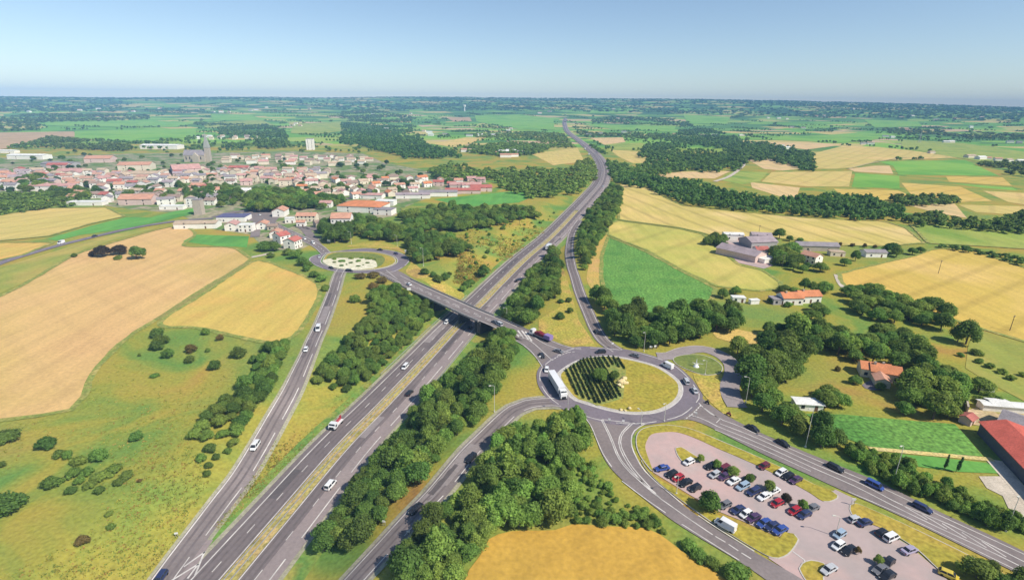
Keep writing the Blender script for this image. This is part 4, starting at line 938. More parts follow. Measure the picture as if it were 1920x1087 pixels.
belt([(740, 402), (850, 384), (950, 364), (1062, 366), (1085, 385), (1005, 408), (920, 424), (850, 434), (775, 434)], 'woodland_tree', 7.0, (7, 10), dm, 'wood on the slope above the motorway', cap=120)
belt([(455, 370), (480, 350), (560, 360), (620, 378), (540, 392), (490, 398), (465, 392)], 'park_tree', 7.0, (8, 12), ['dark', 'mid', 'mid', 'light'], 'trees in the village park')
belt([(330, 354), (400, 345), (440, 350), (455, 372), (425, 388), (395, 374), (360, 374)], 'park_tree', 9.5, (7, 11), ['dark', 'mid', 'mid'], 'trees along the lower edge of the village')
belt([(540, 352), (640, 370), (645, 384), (560, 394), (520, 384)], 'park_tree', 9, (7, 11), ['dark', 'mid', 'mid'], 'trees along the lower edge of the village')
belt([(35, 330), (75, 322), (82, 350), (60, 362), (30, 352)], 'park_tree', 12, (9, 14), ['dark', 'mid'], 'trees along the lower edge of the village')
belt([(88, 352), (172, 360), (168, 376), (92, 372)], 'park_tree', 9, (6, 10), ['dark', 'mid'], 'trees along the lower edge of the village')
belt([(210, 358), (330, 362), (335, 376), (300, 372), (215, 372)], 'park_tree', 12, (6, 10), ['dark', 'mid'], 'trees along the lower edge of the village')
belt([(600, 412), (655, 415), (655, 455), (615, 460)], 'park_tree', 6.5, (8, 11), ['dark'], 'dark trees by the village street')
belt([(1345, 440), (1330, 447), (1322, 452), (1355, 470), (1370, 466), (1360, 448)], 'broadleaf_tree', 6, (6, 8), ['dark', 'mid'], 'trees beside the pink barns', toptest=.5)
belt([(1440, 475), (1460, 462), (1490, 460), (1505, 490), (1550, 500), (1570, 515), (1520, 515), (1470, 505), (1445, 495)], 'broadleaf_tree', 6.5, (7, 11), dm, 'trees in the hilltop farm')
# single trees and bushes, where the photograph shows each one
def one(kind, x, y, hgt, tone='mid', w=None, group=None, label=None):
    X, Y = G(x, y); return tree(kind, X, Y, hgt, tone, w, group, label)
for x, y, hh, w, tn in [(20, 825, 4, 7, 'dark'), (87, 840, 4.2, 5.6, 'dark'), (112, 856, 2.4, 3.6, 'dark'), (127, 858, 2.6, 3, 'mid'), (150, 869, 2.8, 4.4, 'mid'), (187, 862, 3.8, 5, 'mid'), (257, 824, 3.2, 4.2, 'dark'),
  (98, 912, 3.4, 5.6, 'mid'), (140, 893, 3, 4, 'mid'), (163, 890, 2.6, 4, 'mid'), (190, 898, 2.6, 5, 'mid'), (217, 885, 2.8, 4.6, 'mid'), (240, 896, 2.6, 4, 'dark'), (222, 908, 1.8, 3, 'dark'), (135, 924, 2.2, 3.2, 'dark'),
  (187, 924, 2.2, 3.2, 'dark'), (22, 960, 5.6, 8, 'dark'), (2, 876, 2, 3, 'dark'), (157, 1018, 2.6, 3.2, 'rust'), (208, 990, 1.4, 2.4, 'mid'), (262, 903, 1, 1.6, 'rust'), (205, 965, 1.2, 2.2, 'mid'), (170, 912, 1.8, 4, 'mid'), (150, 905, 1.9, 3.4, 'mid')]:
    one('shrub', x, y, hh, tn, w, 'bushes in the rough meadow')
for x, y, hh, w, tn in [(296, 632, 5, 6, 'dark'), (301, 644, 4.6, 6, 'mid'), (297, 655, 4.6, 6, 'dark'), (312, 643, 4, 5, 'mid'), (317, 670, 4.4, 5.6, 'dark'), (358, 661, 4.4, 5, 'rust'), (356, 679, 3.4, 4.6, 'mid'), (385, 627, 3.2, 4.4, 'dark'),
  (413, 638, 3.4, 3.6, 'rust'), (449, 670, 5, 7, 'dark'), (404, 692, 4.2, 5.6, 'dark'), (477, 680, 3.6, 4.6, 'dark'), (390, 660, 2, 2.4, 'mid'), (262, 668, 1.6, 1.6, 'dark'), (505, 654, 4, 4, 'mid'), (290, 706, 1.4, 4, 'mid')]:
    one('shrub', x, y, hh, tn, w, 'bushes in the upper meadow')
for x, y, hh, w, tn in [(193, 481, 8, 13, 'copper'), (224, 477, 7, 10, 'copper'), (257, 486, 10, 11, 'dark'), (140, 482, 3, 4, 'dark'), (174, 480, 4, 5, 'copper'), (222, 486, 3, 6, 'mid'), (270, 474, 4, 4, 'dark')]:
    one('broadleaf_tree' if hh > 4.5 else 'shrub', x, y, hh, tn, w, 'trees round the ruin in the stubble field')
one('broadleaf_tree', 1810, 645, 13, 'dark', 11); one('broadleaf_tree', 1795, 640, 9, 'dark', 8); one('shrub', 1830, 665, 3, 'mid', 5); one('broadleaf_tree', 1835, 735, 7, 'mid', 8); one('shrub', 1855, 752, 4, 'mid', 6); one('shrub', 1870, 758, 3.6, 'mid', 5); one('shrub', 1840, 755, 3, 'mid', 5)
one('broadleaf_tree', 906, 520, 9, 'dark', 9.5); one('broadleaf_tree', 880, 538, 5.5, 'mid', 9); one('broadleaf_tree', 868, 546, 4, 'mid', 6)
for x, y, hh, w in [(796, 514, 4, 7), (821, 528, 4.5, 7), (835, 524, 5, 6), (813, 520, 4, 5), (842, 517, 3, 4)]: one('shrub', x, y, hh, 'dark', w, 'bushes beside the bridge ramp')
for x, y, hh, w in [(1050, 598, 4.2, 5.4), (1069, 586, 3, 3.6), (1052, 568, 2.5, 4), (1066, 566, 3, 4)]: one('shrub', x, y, hh, 'dark', w, 'clipped bushes on the upper slip verge')
for x, y, hh, w, tn in [(665, 566, 4.5, 6, 'mid'), (700, 520, 4, 8, 'rust'), (718, 530, 4, 7, 'rust'), (676, 522, 3.5, 7, 'rust'), (700, 541, 4, 6, 'rust'), (730, 545, 4, 6, 'mid')]: one('shrub', x, y, hh, tn, w, 'bushes below the gravel roundabout')
for x, y, hh, w, tn in [(567, 498, 7, 8, 'mid'), (550, 485, 6, 9, 'mid'), (575, 508, 5, 6, 'mid'), (590, 520, 4.5, 7, 'mid'), (604, 528, 4.5, 7, 'light'), (610, 545, 4, 5, 'light'), (508, 483, 4, 6, 'mid'), (540, 478, 5, 8, 'mid'), (500, 470, 8, 13, 'dark'), (515, 470, 7, 10, 'dark'), (560, 478, 4, 6, 'mid'), (580, 500, 4, 5, 'mid')]:
    one('broadleaf_tree' if hh > 5.5 else 'shrub', x, y, hh, tn, w, 'greenery along the village end of the slip road')
for x, y, hh, w, tn in [(1545, 650 - 8, 6, 6, 'mid'), (1378, 552, 5, 6, 'mid'), (1354, 558, 6, 7, 'dark'), (1380, 548, 4, 5, 'dark'), (1470, 548, 5, 7, 'dark'), (1488, 552, 5, 6, 'mid'), (1507, 545, 8, 7, 'dark'), (1523, 548, 7, 6, 'dark'), (1545, 550, 8, 9, 'mid'), (1585, 555, 7, 8, 'mid'), (1600, 556, 7, 7, 'dark'),
  (1447, 568, 3, 6, 'dark'), (1478, 575, 3, 5, 'mid'), (1530, 585, 6, 9, 'mid'), (1520, 600, 6, 8, 'mid'), (1545, 592, 5, 7, 'dark'), (1461, 448, 10, 11, 'dark'), (1480, 452, 5, 6, 'mid'), (1500, 452, 3, 5, 'mid'), (1672, 475, 9, 12, 'dark'), (1680, 482, 8, 9, 'dark'), (1710, 478, 6, 8, 'dark'), (1725, 474, 5, 7, 'dark'), (1603, 490, 9, 7, 'dark'),
  (1583, 498, 6, 7, 'mid'), (1598, 462, 3, 4, 'rust'), (1620, 464, 4, 4, 'rust'), (1640, 465, 3, 4, 'rust'), (1575, 460, 3, 3, 'rust'), (1602, 720, 4, 5, 'dark'), (1650, 730, 3, 4, 'mid'), (1570, 695, 2.4, 2.4, 'rust')]:
    one('broadleaf_tree' if hh > 4.5 else 'shrub', x, y, hh, tn, w, 'trees and bushes about the right-hand farms')
for x, y, hh, w in [(1855, 690, 2.6, 4), (1878, 700, 2.4, 4), (1895, 712, 2.4, 4), (1835, 680, 2.2, 4), (1800, 668, 2, 3), (1915, 705, 2, 3)]: one('shrub', x, y, hh, 'mid', w, 'bushes in the olive pasture')
one('cypress_tree', 1770, 882, 6, 'conifer', 2.0, None, 'slim dark cypress at the garden plot, nearer the hedge corner'); one('cypress_tree', 1792, 885, 6, 'conifer', 2.2, None, 'slim dark cypress at the garden plot, nearer the warehouse')
# roundabout and car park planting
one('broadleaf_tree', 1124, 714, 5.6, 'mid', 6.6, None, 'broad mid green tree standing among the vine rows of the roundabout'); one('broadleaf_tree', 1152, 714, 5.0, 'mid', 4.6, None, 'dark tree among the vine rows beside the sandstone boulders')
one('shrub', 1327, 955, 6.2, 'dark', 7, None, 'big rounded dark bush between two runs of parked cars')
for x, y, hh, w, tn, lab in [(1313, 866, 3.4, 3.4, 'light', 'young tree on the tip of the car park wedge island'), (1342, 879, 4, 3.4, 'light', 'thin young tree beside the black car in the car park middle row'), (1374, 893, 4, 4.6, 'light', 'young tree between the maroon and the plum parked cars'),
   (1405, 905, 3.6, 4, 'mid', 'young tree over the black car in the car park middle row'), (1440, 920, 4.6, 4.6, 'light', 'leafy bright green young tree between white parked cars'), (1473, 942, 3.6, 3.6, 'copper', 'dark-leaved young tree beside the red parked car'),
   (1503, 955, 4.2, 4, 'light', 'bright green young tree beside the crimson parked car'), (1608, 1040, 3.6, 1.8, 'rust', 'withered brown young tree beside a black parked car'), (1646, 1058, 3.6, 2.8, 'mid', 'small dark young tree beside the two parked dark cars')]:
    one('young_tree', x, y, hh * .85, tn, w * .75, None, lab)
belt([(1812, 1066), (1840, 1040), (1885, 1062), (1930, 1080), (1930, 1130), (1822, 1120)], 'broadleaf_tree', 4, (4, 6), ['dark', 'mid'], 'trees at the lower corner of the car park', toptest=.5)
for x, y in ((1380, 1080), (1335, 1060), (1310, 1045), (1290, 1028)): one('shrub', x, y, 2.4 if x < 1370 else 3.4, 'mid', 4 if x < 1370 else 7, 'bushes on the bank of the bottom wheat field')
belt([(830, 440), (900, 420), (1000, 410), (1060, 400), (1040, 430), (960, 480), (900, 515), (850, 520), (870, 480)], 'shrub', 9, (1.4, 3.0), ['light', 'light', 'mid'], 'scrub on the dry slope beside the motorway', toptest=0)
# more of the village trees
def px_in(P, x, y):
    c = False; j = len(P) - 1
    for i in range(len(P)):
        if (P[i, 1] > y) != (P[j, 1] > y) and x < (P[j, 0] - P[i, 0]) * (y - P[i, 1]) / (P[j, 1] - P[i, 1]) + P[i, 0]: c = not c
        j = i
    return c
VILL = [(0, 292), (120, 280), (260, 274), (420, 268), (560, 266), (690, 274), (730, 305), (800, 322), (905, 335), (905, 346), (800, 350), (720, 372), (640, 380), (560, 372), (540, 350), (400, 352), (330, 372), (150, 370), (0, 362)]
_v = []
while len(_v) < 285:
    x, y = rnd.uniform(0, 905), rnd.uniform(268, 382)
    if rnd.random() < (y - 262) / 90 and px_in(np.array(VILL, float), x, y): _v.append((*G(x, y), rnd.uniform(5, 10)))
for X, Y, hh in _v: tree('town_tree', X, Y, hh * .9, rnd.choice(['dark', 'dark', 'mid', 'conifer']), hh * rnd.uniform(.9, 1.25), 'garden trees scattered through the village')
# rough grass standing in tussocks on the unmown ground
def tussocks(px, n, s, m, seed):
    rs = np.random.RandomState(seed); r2 = random.Random(seed); P = np.array(px, float); pts = []
    x0, y0, x1, y1 = P[:, 0].min(), P[:, 1].min(), P[:, 0].max(), P[:, 1].max()
    while len(pts) < n:
        x, y = r2.uniform(x0, x1), y0 + (y1 - y0) * math.sqrt(r2.random())
        if not px_in(P, x, y): continue
        X, Y = G(x, y)
        if math.sin(X * .11 + 1.3 * math.sin(Y * .05)) + math.sin(Y * .083 + X * .04) < r2.uniform(-1.2, .9): continue
        pts.append((X, Y, hz(X, Y)))
    q = np.repeat(np.array(pts), 5, 0); k = len(q); q[:, :2] += rs.normal(size=(k, 2)) * s * .9; q[:, 2] += rs.uniform(.05, .4, k) * s
    nr = rs.normal(size=(k, 3)) + [0, 0, 1.0]; nr /= np.linalg.norm(nr, axis=1, keepdims=True); u = np.cross(nr, rs.normal(size=(k, 3))); u /= np.linalg.norm(u, axis=1, keepdims=True); w_ = np.cross(nr, u); z = s * .5 * rs.uniform(.4, 1.2, (k, 1))
    V = np.stack([q - u * z - w_ * z, q + u * z - w_ * z * .6, q + u * z * .7 + w_ * z, q - u * z + w_ * z * .8], 1).reshape(-1, 3)
    me = arrays_mesh('tall_grass', V, [np.arange(k * 4).reshape(-1, 4)]); me.materials.append(m); link('tall_grass', me, kind='stuff')
gr_y = leaf_mat('tall_grass_straw', (.34, .30, .07), .85, 1.15, .006); gr_g = leaf_mat('tall_grass_green', (.24, .29, .06), .85, 1.15, .006); gr_o = leaf_mat('tall_grass_rust', (.36, .24, .07), .85, 1.15, .006)
MEADOW = [(0, 800), (140, 776), (185, 705), (300, 615), (490, 650), (430, 740), (350, 800), (365, 850), (395, 895), (335, 1000), (270, 1085), (0, 1085)]
tussocks(MEADOW, 700, .34, gr_y, 1); tussocks(MEADOW, 900, .34, gr_g, 2); tussocks(MEADOW, 250, .36, gr_o, 3)
SLOPE = [(850, 445), (900, 425), (1000, 412), (1050, 402), (1030, 430), (945, 495), (880, 535), (850, 530), (860, 480)]
tussocks(SLOPE, 500, .9, gr_o, 4); tussocks(SLOPE, 600, .9, gr_y, 5); tussocks(SLOPE, 300, .9, gr_g, 6)
VERGE = [(655, 745), (720, 700), (790, 630), (800, 625), (690, 735), (560, 850), (410, 995), (400, 985), (445, 935), (510, 830), (565, 730), (590, 735)]
tussocks(VERGE, 300, .4, gr_o, 7); tussocks(VERGE, 500, .4, gr_g, 8)
# ------------------------------------------------------------------ woods and hedges beyond counting
class Wood:
    def __init__(s): s.V = []; s.T = []; s.Q = []; s.o = 0
    def add(s, X, Y, hh, w, tpl):
        V, Ft, Fq = tpl; a = rnd.uniform(0, 6.28); c, q = math.cos(a), math.sin(a); z = hill1(X, Y)
        s.V.append(np.column_stack([(V[:, 0] * c - V[:, 1] * q) * w / 2 + X, (V[:, 0] * q + V[:, 1] * c) * w / 2 + Y, V[:, 2] * hh / 2 + z - .3]))
        s.T.append(Ft + s.o); s.Q.append(Fq + s.o); s.o += len(V)
    def done(s, name, m):
        if not s.V: return
        me = arrays_mesh(name, np.concatenate(s.V), [np.concatenate(s.T), np.concatenate(s.Q)]); me.materials.append(m); return link(name, me, kind='stuff')
_rs = np.random.RandomState(5)
LOWT = [crown_arrays(_rs, 4, 70, .20) for _ in range(6)]; TINY = [crown_arrays(_rs, 1, 14, .34) for _ in range(6)]
def wood(px, spacing, hr, tone='dark', toptest=.6, name='woodland'):
    a = Wood(); n = 0
    for X, Y, hh in scatter(px, spacing, hr, toptest=toptest):
        if Y > 850 and math.sin(X * .021 + 1.7 * math.sin(Y * .006)) + math.sin(Y * .011 - X * .008) < rnd.uniform(-1.5, -.2): continue
        hh *= rnd.uniform(.65, 1.1)
        a.add(X, Y, hh, max(hh * .85, spacing * 1.3), rnd.choice(LOWT if Y < 1500 else TINY)); n += 1
    a.done(name, LEAF[tone]); return n
nw = 0
for px, s, hr, tn in [
 ([(1160, 320), (1230, 330), (1300, 336), (1400, 364), (1470, 368), (1560, 362), (1620, 364), (1692, 388), (1707, 414), (1640, 413), (1500, 403), (1380, 393), (1290, 383), (1220, 353), (1160, 344)], 8, (9, 13), 'dark'),
 ([(1700, 400), (1760, 394), (1800, 405), (1860, 412), (1925, 392), (1925, 438), (1890, 437), (1800, 427), (1710, 422)], 8.5, (8, 11), 'dark'),
 ([(1655, 368), (1700, 362), (1795, 364), (1788, 383), (1690, 387)], 8.5, (8, 11), 'dark'),
 ([(1758, 457), (1800, 458), (1860, 470), (1925, 484), (1925, 503), (1850, 480), (1760, 465)], 6, (4, 6), 'dark'),
 ([(1280, 228), (1380, 254), (1392, 264), (1450, 266), (1522, 281), (1527, 318), (1500, 313), (1440, 298), (1395, 304), (1370, 320), (1280, 324), (1228, 318), (1195, 290), (1215, 268), (1262, 266)], 13, (10, 15), 'dark'),
 ([(640, 228), (760, 236), (805, 270), (862, 286), (862, 299), (770, 298), (700, 278), (640, 268)], 11, (10, 15), 'dark'),
 ([(868, 268), (960, 262), (1042, 272), (1003, 288), (940, 293), (878, 284)], 12, (9, 12), 'mid'),
 ([(860, 298), (925, 300), (985, 312), (1060, 316), (1112, 304), (1118, 330), (1082, 362), (1000, 372), (955, 356), (925, 334), (825, 334), (800, 318)], 10.5, (8, 11), 'mid'),
 ([(1105, 268), (1150, 290), (1180, 310), (1260, 306), (1285, 298), (1243, 327), (1170, 337), (1150, 344), (1138, 300)], 9, (8, 10), 'mid'),
 ([(1085, 298), (1112, 296), (1118, 328), (1090, 345), (1070, 340)], 9, (8, 10), 'mid'),
 ([(408, 238), (500, 232), (532, 243), (542, 276), (490, 279), (478, 256), (412, 254)], 11, (11, 16), 'dark'),
 ([(38, 270), (95, 254), (180, 262), (252, 273), (232, 284), (130, 277), (45, 274)], 10, (8, 13), 'dark'),
 ([(-20, 363), (60, 358), (155, 358), (168, 378), (100, 388), (30, 398), (-20, 402)], 7, (5, 8), 'mid'),
 ([(480, 232), (400, 238), (360, 232), (372, 228), (378, 222), (388, 230)], 14, (8, 14), 'dark'),
 ([(1455, 290), (1500, 290), (1528, 312), (1516, 322)], 11, (8, 12), 'dark'),
 ([(1110, 216), (1290, 222), (1290, 236), (1110, 230)], 22, (10, 16), 'dark'),
 ([(1640, 238), (1920, 250), (1925, 262), (1700, 256)], 22, (10, 16), 'dark'),
 ([(1860, 298), (1925, 303), (1925, 332), (1880, 325), (1820, 308)], 14, (8, 13), 'dark'),
 ([(-20, 222), (60, 212), (275, 214), (282, 223), (70, 232), (62, 246), (-20, 250)], 22, (12, 18), 'dark'),
 ([(640, 208), (700, 204), (780, 220), (760, 232), (640, 226)], 22, (10, 16), 'dark'),
 ([(1035, 244), (1055, 250), (1080, 275), (1060, 278), (1000, 262), (900, 258), (880, 250)], 13, (8, 12), 'mid'),
 ([(1072, 246), (1290, 252), (1290, 264), (1180, 262), (1100, 256)], 18, (8, 13), 'dark')]:
    nw += wood(px, s, hr, tn)
# hedgerows and copses scattered over the far farmland
fw = Wood(); fm = Wood(); nh = 0
def in_field(X, Y): return False
road_keep = MWL[MWL[:, 1] > 900]
FPOLY = [np.array(px, float) for nm, m, px, cv in FIELDS if min(q[1] for q in px) < 420]
def px_in(P, x, y):
    c = False; j = len(P) - 1
    for i in range(len(P)):
        if (P[i, 1] > y) != (P[j, 1] > y) and x < (P[j, 0] - P[i, 0]) * (y - P[i, 1]) / (P[j, 1] - P[i, 1]) + P[i, 0]: c = not c
        j = i
    return c
def free(X, Y):
    if np.min(np.hypot(road_keep[:, 0] - X, road_keep[:, 1] - Y)) < 35: return False
    x, y = project(X, Y, hill1(X, Y))
    if not -30 < x < 1950: return False
    if 0 < x < 900 and 285 < y: return False
    return not any(px_in(P, x, y) for P in FPOLY)
tiles = 0
while tiles < 760:
    x = rnd.uniform(-20, 1940); Y0 = math.exp(rnd.uniform(math.log(1150), math.log(7300))); d = ray(x, 215); X0 = d[0] / d[1] * Y0
    a = rnd.choice([.35, 1.9]) + rnd.uniform(-.35, .35) + math.sin(X0 * .001) * .4; n = rnd.randint(4, 16) if Y0 < 3500 else rnd.randint(6, 26); sp_ = 9 if Y0 < 2500 else 14; rows = 1 if rnd.random() < .82 else rnd.randint(2, 4); tiles += 1
    for i in range(n):
        for r in range(rows):
            X = X0 + math.cos(a) * i * sp_ + math.sin(a) * r * sp_ + rnd.uniform(-3, 3); Y = Y0 + math.sin(a) * i * sp_ - math.cos(a) * r * sp_ + rnd.uniform(-3, 3)
            if Y < 1100 or not free(X, Y): continue
            hh = rnd.uniform(6, 13); (fw if rnd.random() < .7 else fm).add(X, Y, hh, hh * 1.1 + (4 if Y > 2500 else 0), rnd.choice(TINY)); nh += 1
fw.done('hedgerow_woodland', LEAF['dark']); fm.done('hedgerow_woodland', LEAF['mid'])
# the forest that closes the horizon
hw = Wood()
for _ in range(6500):
    x = rnd.uniform(-30, 1950); D = rnd.uniform(4300, 7450); d = ray(x, 200); g = d[:2] / np.hypot(*d[:2]); X, Y = g * D
    if math.sin(X * .0016 + 2) + math.sin(Y * .0031 + X * .0011) + math.sin(X * .0007 - Y * .0013) < rnd.uniform(-2.0, .1) and D < 6800: continue
    hw.add(X, Y, rnd.uniform(10, 17), rnd.uniform(26, 60), rnd.choice(TINY))
hw.done('distant_forest', LEAF['dark'])
print('TREES', len(TREES), 'wood', nw, 'hedge', nh)
label_all(TREES)
# ------------------------------------------------------------------ buildings
WALLC = {'white': (.86, .82, .74), 'cream': (.74, .65, .50), 'pinkish': (.66, .50, .44), 'grey': (.40, .38, .37), 'stone': (.46, .40, .32), 'slate': (.13, .12, .14)}  # slate: warehouse wall, its shaded side painted in as a darker colour
ROOFC = {'orange': (.62, .24, .11), 'salmon': (.58, .31, .21), 'pink': (.54, .31, .27), 'red': (.46, .15, .12), 'brown': (.33, .24, .19), 'grey': (.30, .27, .28), 'beige': (.52, .40, .28), 'white': (.78, .77, .72), 'blue': (.13, .13, .24), 'mauve': (.38, .31, .32), 'tile': (.50, .30, .22), 'crimson': (.58, .13, .09)}
def wm(c): return plain('render_' + c, WALLC[c], .9, famt=.10, fscale=1.2)
def rm(c): return mat_roof(c)
def mat_roof(c):
    k = ('roof_' + c,)
    if k not in _mats: _mats[k] = mat('roof_' + c, ROOFC[c], tuple(x * .78 for x in ROOFC[c]), scale=.25, detail=6, rough=.85, fscale=2.2, famt=.18)
    return _mats[k]
glass = plain('dark_window_glass', (.03, .035, .045), .15, famt=.05)
door_m = plain('door_brown', (.16, .09, .05), .6)
BUILD = []
def gable(x0, x1, d, e, r):
    """walls with gable ends; ridge along x"""
    return MB().add([(x0, -d, -.6), (x1, -d, -.6), (x1, d, -.6), (x0, d, -.6), (x0, -d, e), (x1, -d, e), (x1, d, e), (x0, d, e), (x0, 0, r), (x1, 0, r)],
                    [(0, 1, 5, 4), (2, 3, 7, 6), (1, 2, 6, 9, 5), (3, 0, 4, 8, 7), (4, 5, 9, 8), (6, 7, 8, 9), (3, 2, 1, 0)])
def roof_slabs(x0, x1, d, e, r, ov=.45, th=.18, hip=0.0):
    m = MB(); k = (r - e) / d; dd = d + ov; ez = e - ov * k
    for s in (-1, 1):
        a = [(x0 - ov, s * dd, ez), (x1 + ov, s * dd, ez), (x1 + ov - hip, 0, r), (x0 - ov + hip, 0, r)]
        b = [(p[0], p[1], p[2] + th) for p in a]; f = [(0, 1, 2, 3), (7, 6, 5, 4), (1, 0, 4, 5), (2, 1, 5, 6), (3, 2, 6, 7), (0, 3, 7, 4)]
        m.add(a + b, f if s < 0 else [q[::-1] for q in f])
    if hip:
        for s, xx in ((-1, x0 - ov), (1, x1 + ov)):
            a = [(xx, -dd, ez), (xx, dd, ez), (xx - s * hip, 0, r)]; b = [(p[0], p[1], p[2] + th) for p in a]
            f = [(0, 1, 2), (5, 4, 3), (0, 3, 4, 1), (1, 4, 5, 2), (2, 5, 3, 0)]; m.add(a + b, f if s < 0 else [q[::-1] for q in f])
    return m
def building(name, X, Y, w, d, e, pitch, rz, wall, roof, cat, label=None, group=None, desc=None, detail=1, chimney=True, hip=False, openings=True, flat=False):
    t = thing(name, label or 'x', cat, (X, Y, hz(X, Y)), rz, group); w2, d2 = w / 2, d / 2; r = e + d2 * pitch
    if flat:
        link('wall', MB().box(-w2, w2, -d2, d2, -.6, e).mesh('wall', wm(wall)), t)
        ro = link('roof', MB().box(-w2 - .15, w2 + .15, -d2 - .15, d2 + .15, e + .003, e + .45).mesh('roof', rm(roof)), t)
    else:
        if hip: link('wall', MB().box(-w2, w2, -d2, d2, -.6, e - .02).mesh('wall', wm(wall)), t)
        else: link('wall', gable(-w2, w2, d2, e - .03, r - .03).mesh('wall', wm(wall)), t)
        ro = link('roof', roof_slabs(-w2, w2, d2, e, r, hip=d2 if hip else 0).mesh('roof', rm(roof)), t)
    if chimney and detail and not flat:
        cx = w2 * rnd.choice([-.75, -.5, .5, .75]) * (.5 if hip else 1); link('chimney', MB().box(cx - .4, cx + .4, -.9, -.2, r - 1.4, r + .9).mesh('chimney', wm('stone')), ro)
    if openings:
        n = max(1, int(w / 3.2)); fl = max(1, int(round(e / 2.9)))
        def opening(nm, cx, cz, ww, hh, side, m):
            q = {0: MB().box(cx - ww / 2, cx + ww / 2, -d2 - .05, -d2 + .1, cz, cz + hh), 1: MB().box(cx - ww / 2, cx + ww / 2, d2 - .1, d2 + .05, cz, cz + hh),
                 2: MB().box(w2 - .1, w2 + .05, cx - ww / 2, cx + ww / 2, cz, cz + hh), 3: MB().box(-w2 - .05, -w2 + .1, cx - ww / 2, cx + ww / 2, cz, cz + hh)}[side]
            return link(nm, q.mesh(nm, m), t)
        a = math.degrees(rz) % 360
        front = 0 if math.cos(rz) > 0 else 1          # the long side that looks towards the camera
        endside = 2 if math.cos(rz - math.pi / 2 + math.pi) * 0 + math.sin(rz) < 0 else 3
        nf = n if detail > 1 else min(n, 2)
        for f in range(fl):
            for i in range(nf):
                cx = -w2 + w * (i + .5) / nf
                if f == 0 and i == nf // 2: opening('door', cx, 0, 1.1, 2.2, front, door_m)
                else: opening('window', cx, .9 + f * 2.8, 1.2, 1.3, front, glass)
        if detail > 1:
            for f in range(fl): opening('window', 0, .9 + f * 2.8, 1.1, 1.3, endside, glass)
    if label is None: BUILD.append((t, desc, X, Y))
    return t
def B(name, x, y, w, d, e, rzdeg, wall, roof, label, cat='house', pitch=.45, **k):
    X, Y = G(x, y); return building(name, X, Y, w, d, e, pitch, R(rzdeg), wall, roof, cat, label, **k)
# farms and houses on the right
B('farm_shed', 1373, 448, 15, 8, 4.5, -4, 'white', 'white', 'white-roofed farm shed at the top of the pink barn group', 'shed', .25, chimney=False)
B('barn', 1388, 481, 30, 15, 4.6, 128, 'pinkish', 'mauve', 'long mauve-roofed barn with a white gable facing the barley field', 'barn', .35, chimney=False, openings=False)
B('barn', 1420, 460, 22, 16, 4.6, 12, 'grey', 'mauve', 'broad mauve-grey barn beneath the round tree by the wheat field', 'barn', .35, chimney=False, openings=False)
B('barn', 1425, 449, 15, 8, 4.5, -8, 'grey', 'mauve', 'smaller mauve-roofed barn furthest up the slope of the farm', 'barn', .35, chimney=False)
B('farmhouse', 1425, 476, 9, 7, 4.0, 5, 'white', 'red', 'small red-roofed farmhouse tucked between the mauve barns', 'house', .5)
B('barn', 1435, 490, 12, 7, 2.6, 30, 'white', 'white', 'low white lean-to beside the pale farm yard', 'shed', .2, flat=True, chimney=False, openings=False)
B('barn', 1528, 468, 30, 10, 4.0, -4, 'stone', 'grey', 'long grey-roofed barn at the edge of the wheat field behind the white farmhouse', 'barn', .4, chimney=False)
B('farmhouse', 1520, 492, 11, 8, 5.4, 118, 'white', 'salmon', 'white gabled farmhouse with a pink roof half hidden by hilltop trees', 'house', .5, detail=2)
B('cottage', 1494, 487, 5, 4, 2.6, 10, 'cream', 'beige', 'tiny cream outbuilding beside the white gabled farmhouse', 'shed', .4, chimney=False)
B('farm_shed', 1567, 479, 10, 6, 3, -8, 'cream', 'beige', 'beige flat shed between the white farmhouse and the grey barn', 'shed', .2, flat=True, chimney=False)
B('barn', 1636, 480, 15, 8, 3.6, 0, 'white', 'grey', 'low grey-roofed white barn standing alone by the warm wheat field', 'barn', .35, chimney=False)
B('farmhouse', 1479, 567, 11, 8, 4.0, 3, 'white', 'orange', 'bright orange-roofed white house, the half nearer the grey shed', 'house', .5, detail=2)
B('farmhouse', 1511, 564, 12, 8, 4.2, 6, 'white', 'orange', 'bright orange-roofed house, the half nearer the orchard', 'house', .5, detail=2)
B('farm_shed', 1456, 568, 7, 6, 2.8, 3, 'grey', 'grey', 'small grey lean-to against the twin orange-roofed house', 'shed', .25, flat=True, chimney=False)
B('caravan', 1383, 565, 7, 4, 2.5, -4, 'white', 'white', 'white mobile home on the grass below the barley field', 'caravan', .1, flat=True, chimney=False)
B('caravan', 1413, 569, 5, 2.4, 2.1, 10, 'white', 'white', 'smaller white caravan parked on the maize field edge', 'caravan', .1, flat=True, chimney=False, openings=False)
B('farmhouse', 1636, 702, 10, 7, 3.6, -20, 'cream', 'orange', 'orange-roofed cream house wing further from the grey yard', 'house', .5, detail=2)
B('farmhouse', 1655, 707, 10, 7.5, 3.6, -22, 'cream', 'orange', 'orange-roofed cream house wing nearest the trees', 'house', .5, detail=2)
B('garage', 1650, 720, 6, 5, 2.8, 70, 'cream', 'salmon', 'small salmon-roofed garage at the head of the grey yard', 'garage', .45, chimney=False)
B('shed', 1512, 764, 9, 4.5, 2.6, -6, 'white', 'white', 'white mobile shed among the trees above the maize field', 'shed', .12, chimney=False)
_a, _b = np.array(G(1831, 812)), np.array(G(1890, 876)); _d = (_b - _a) / np.linalg.norm(_b - _a); _c = _a + _d * 34 + np.array([-_d[1], _d[0]]) * 6.6
building('warehouse', _c[0], _c[1], 68, 13, 4.2, .30, math.atan2(_d[1], _d[0]), 'slate', 'crimson', 'warehouse', 'long red-roofed warehouse beside the gravel farm track', chimney=False, detail=2)
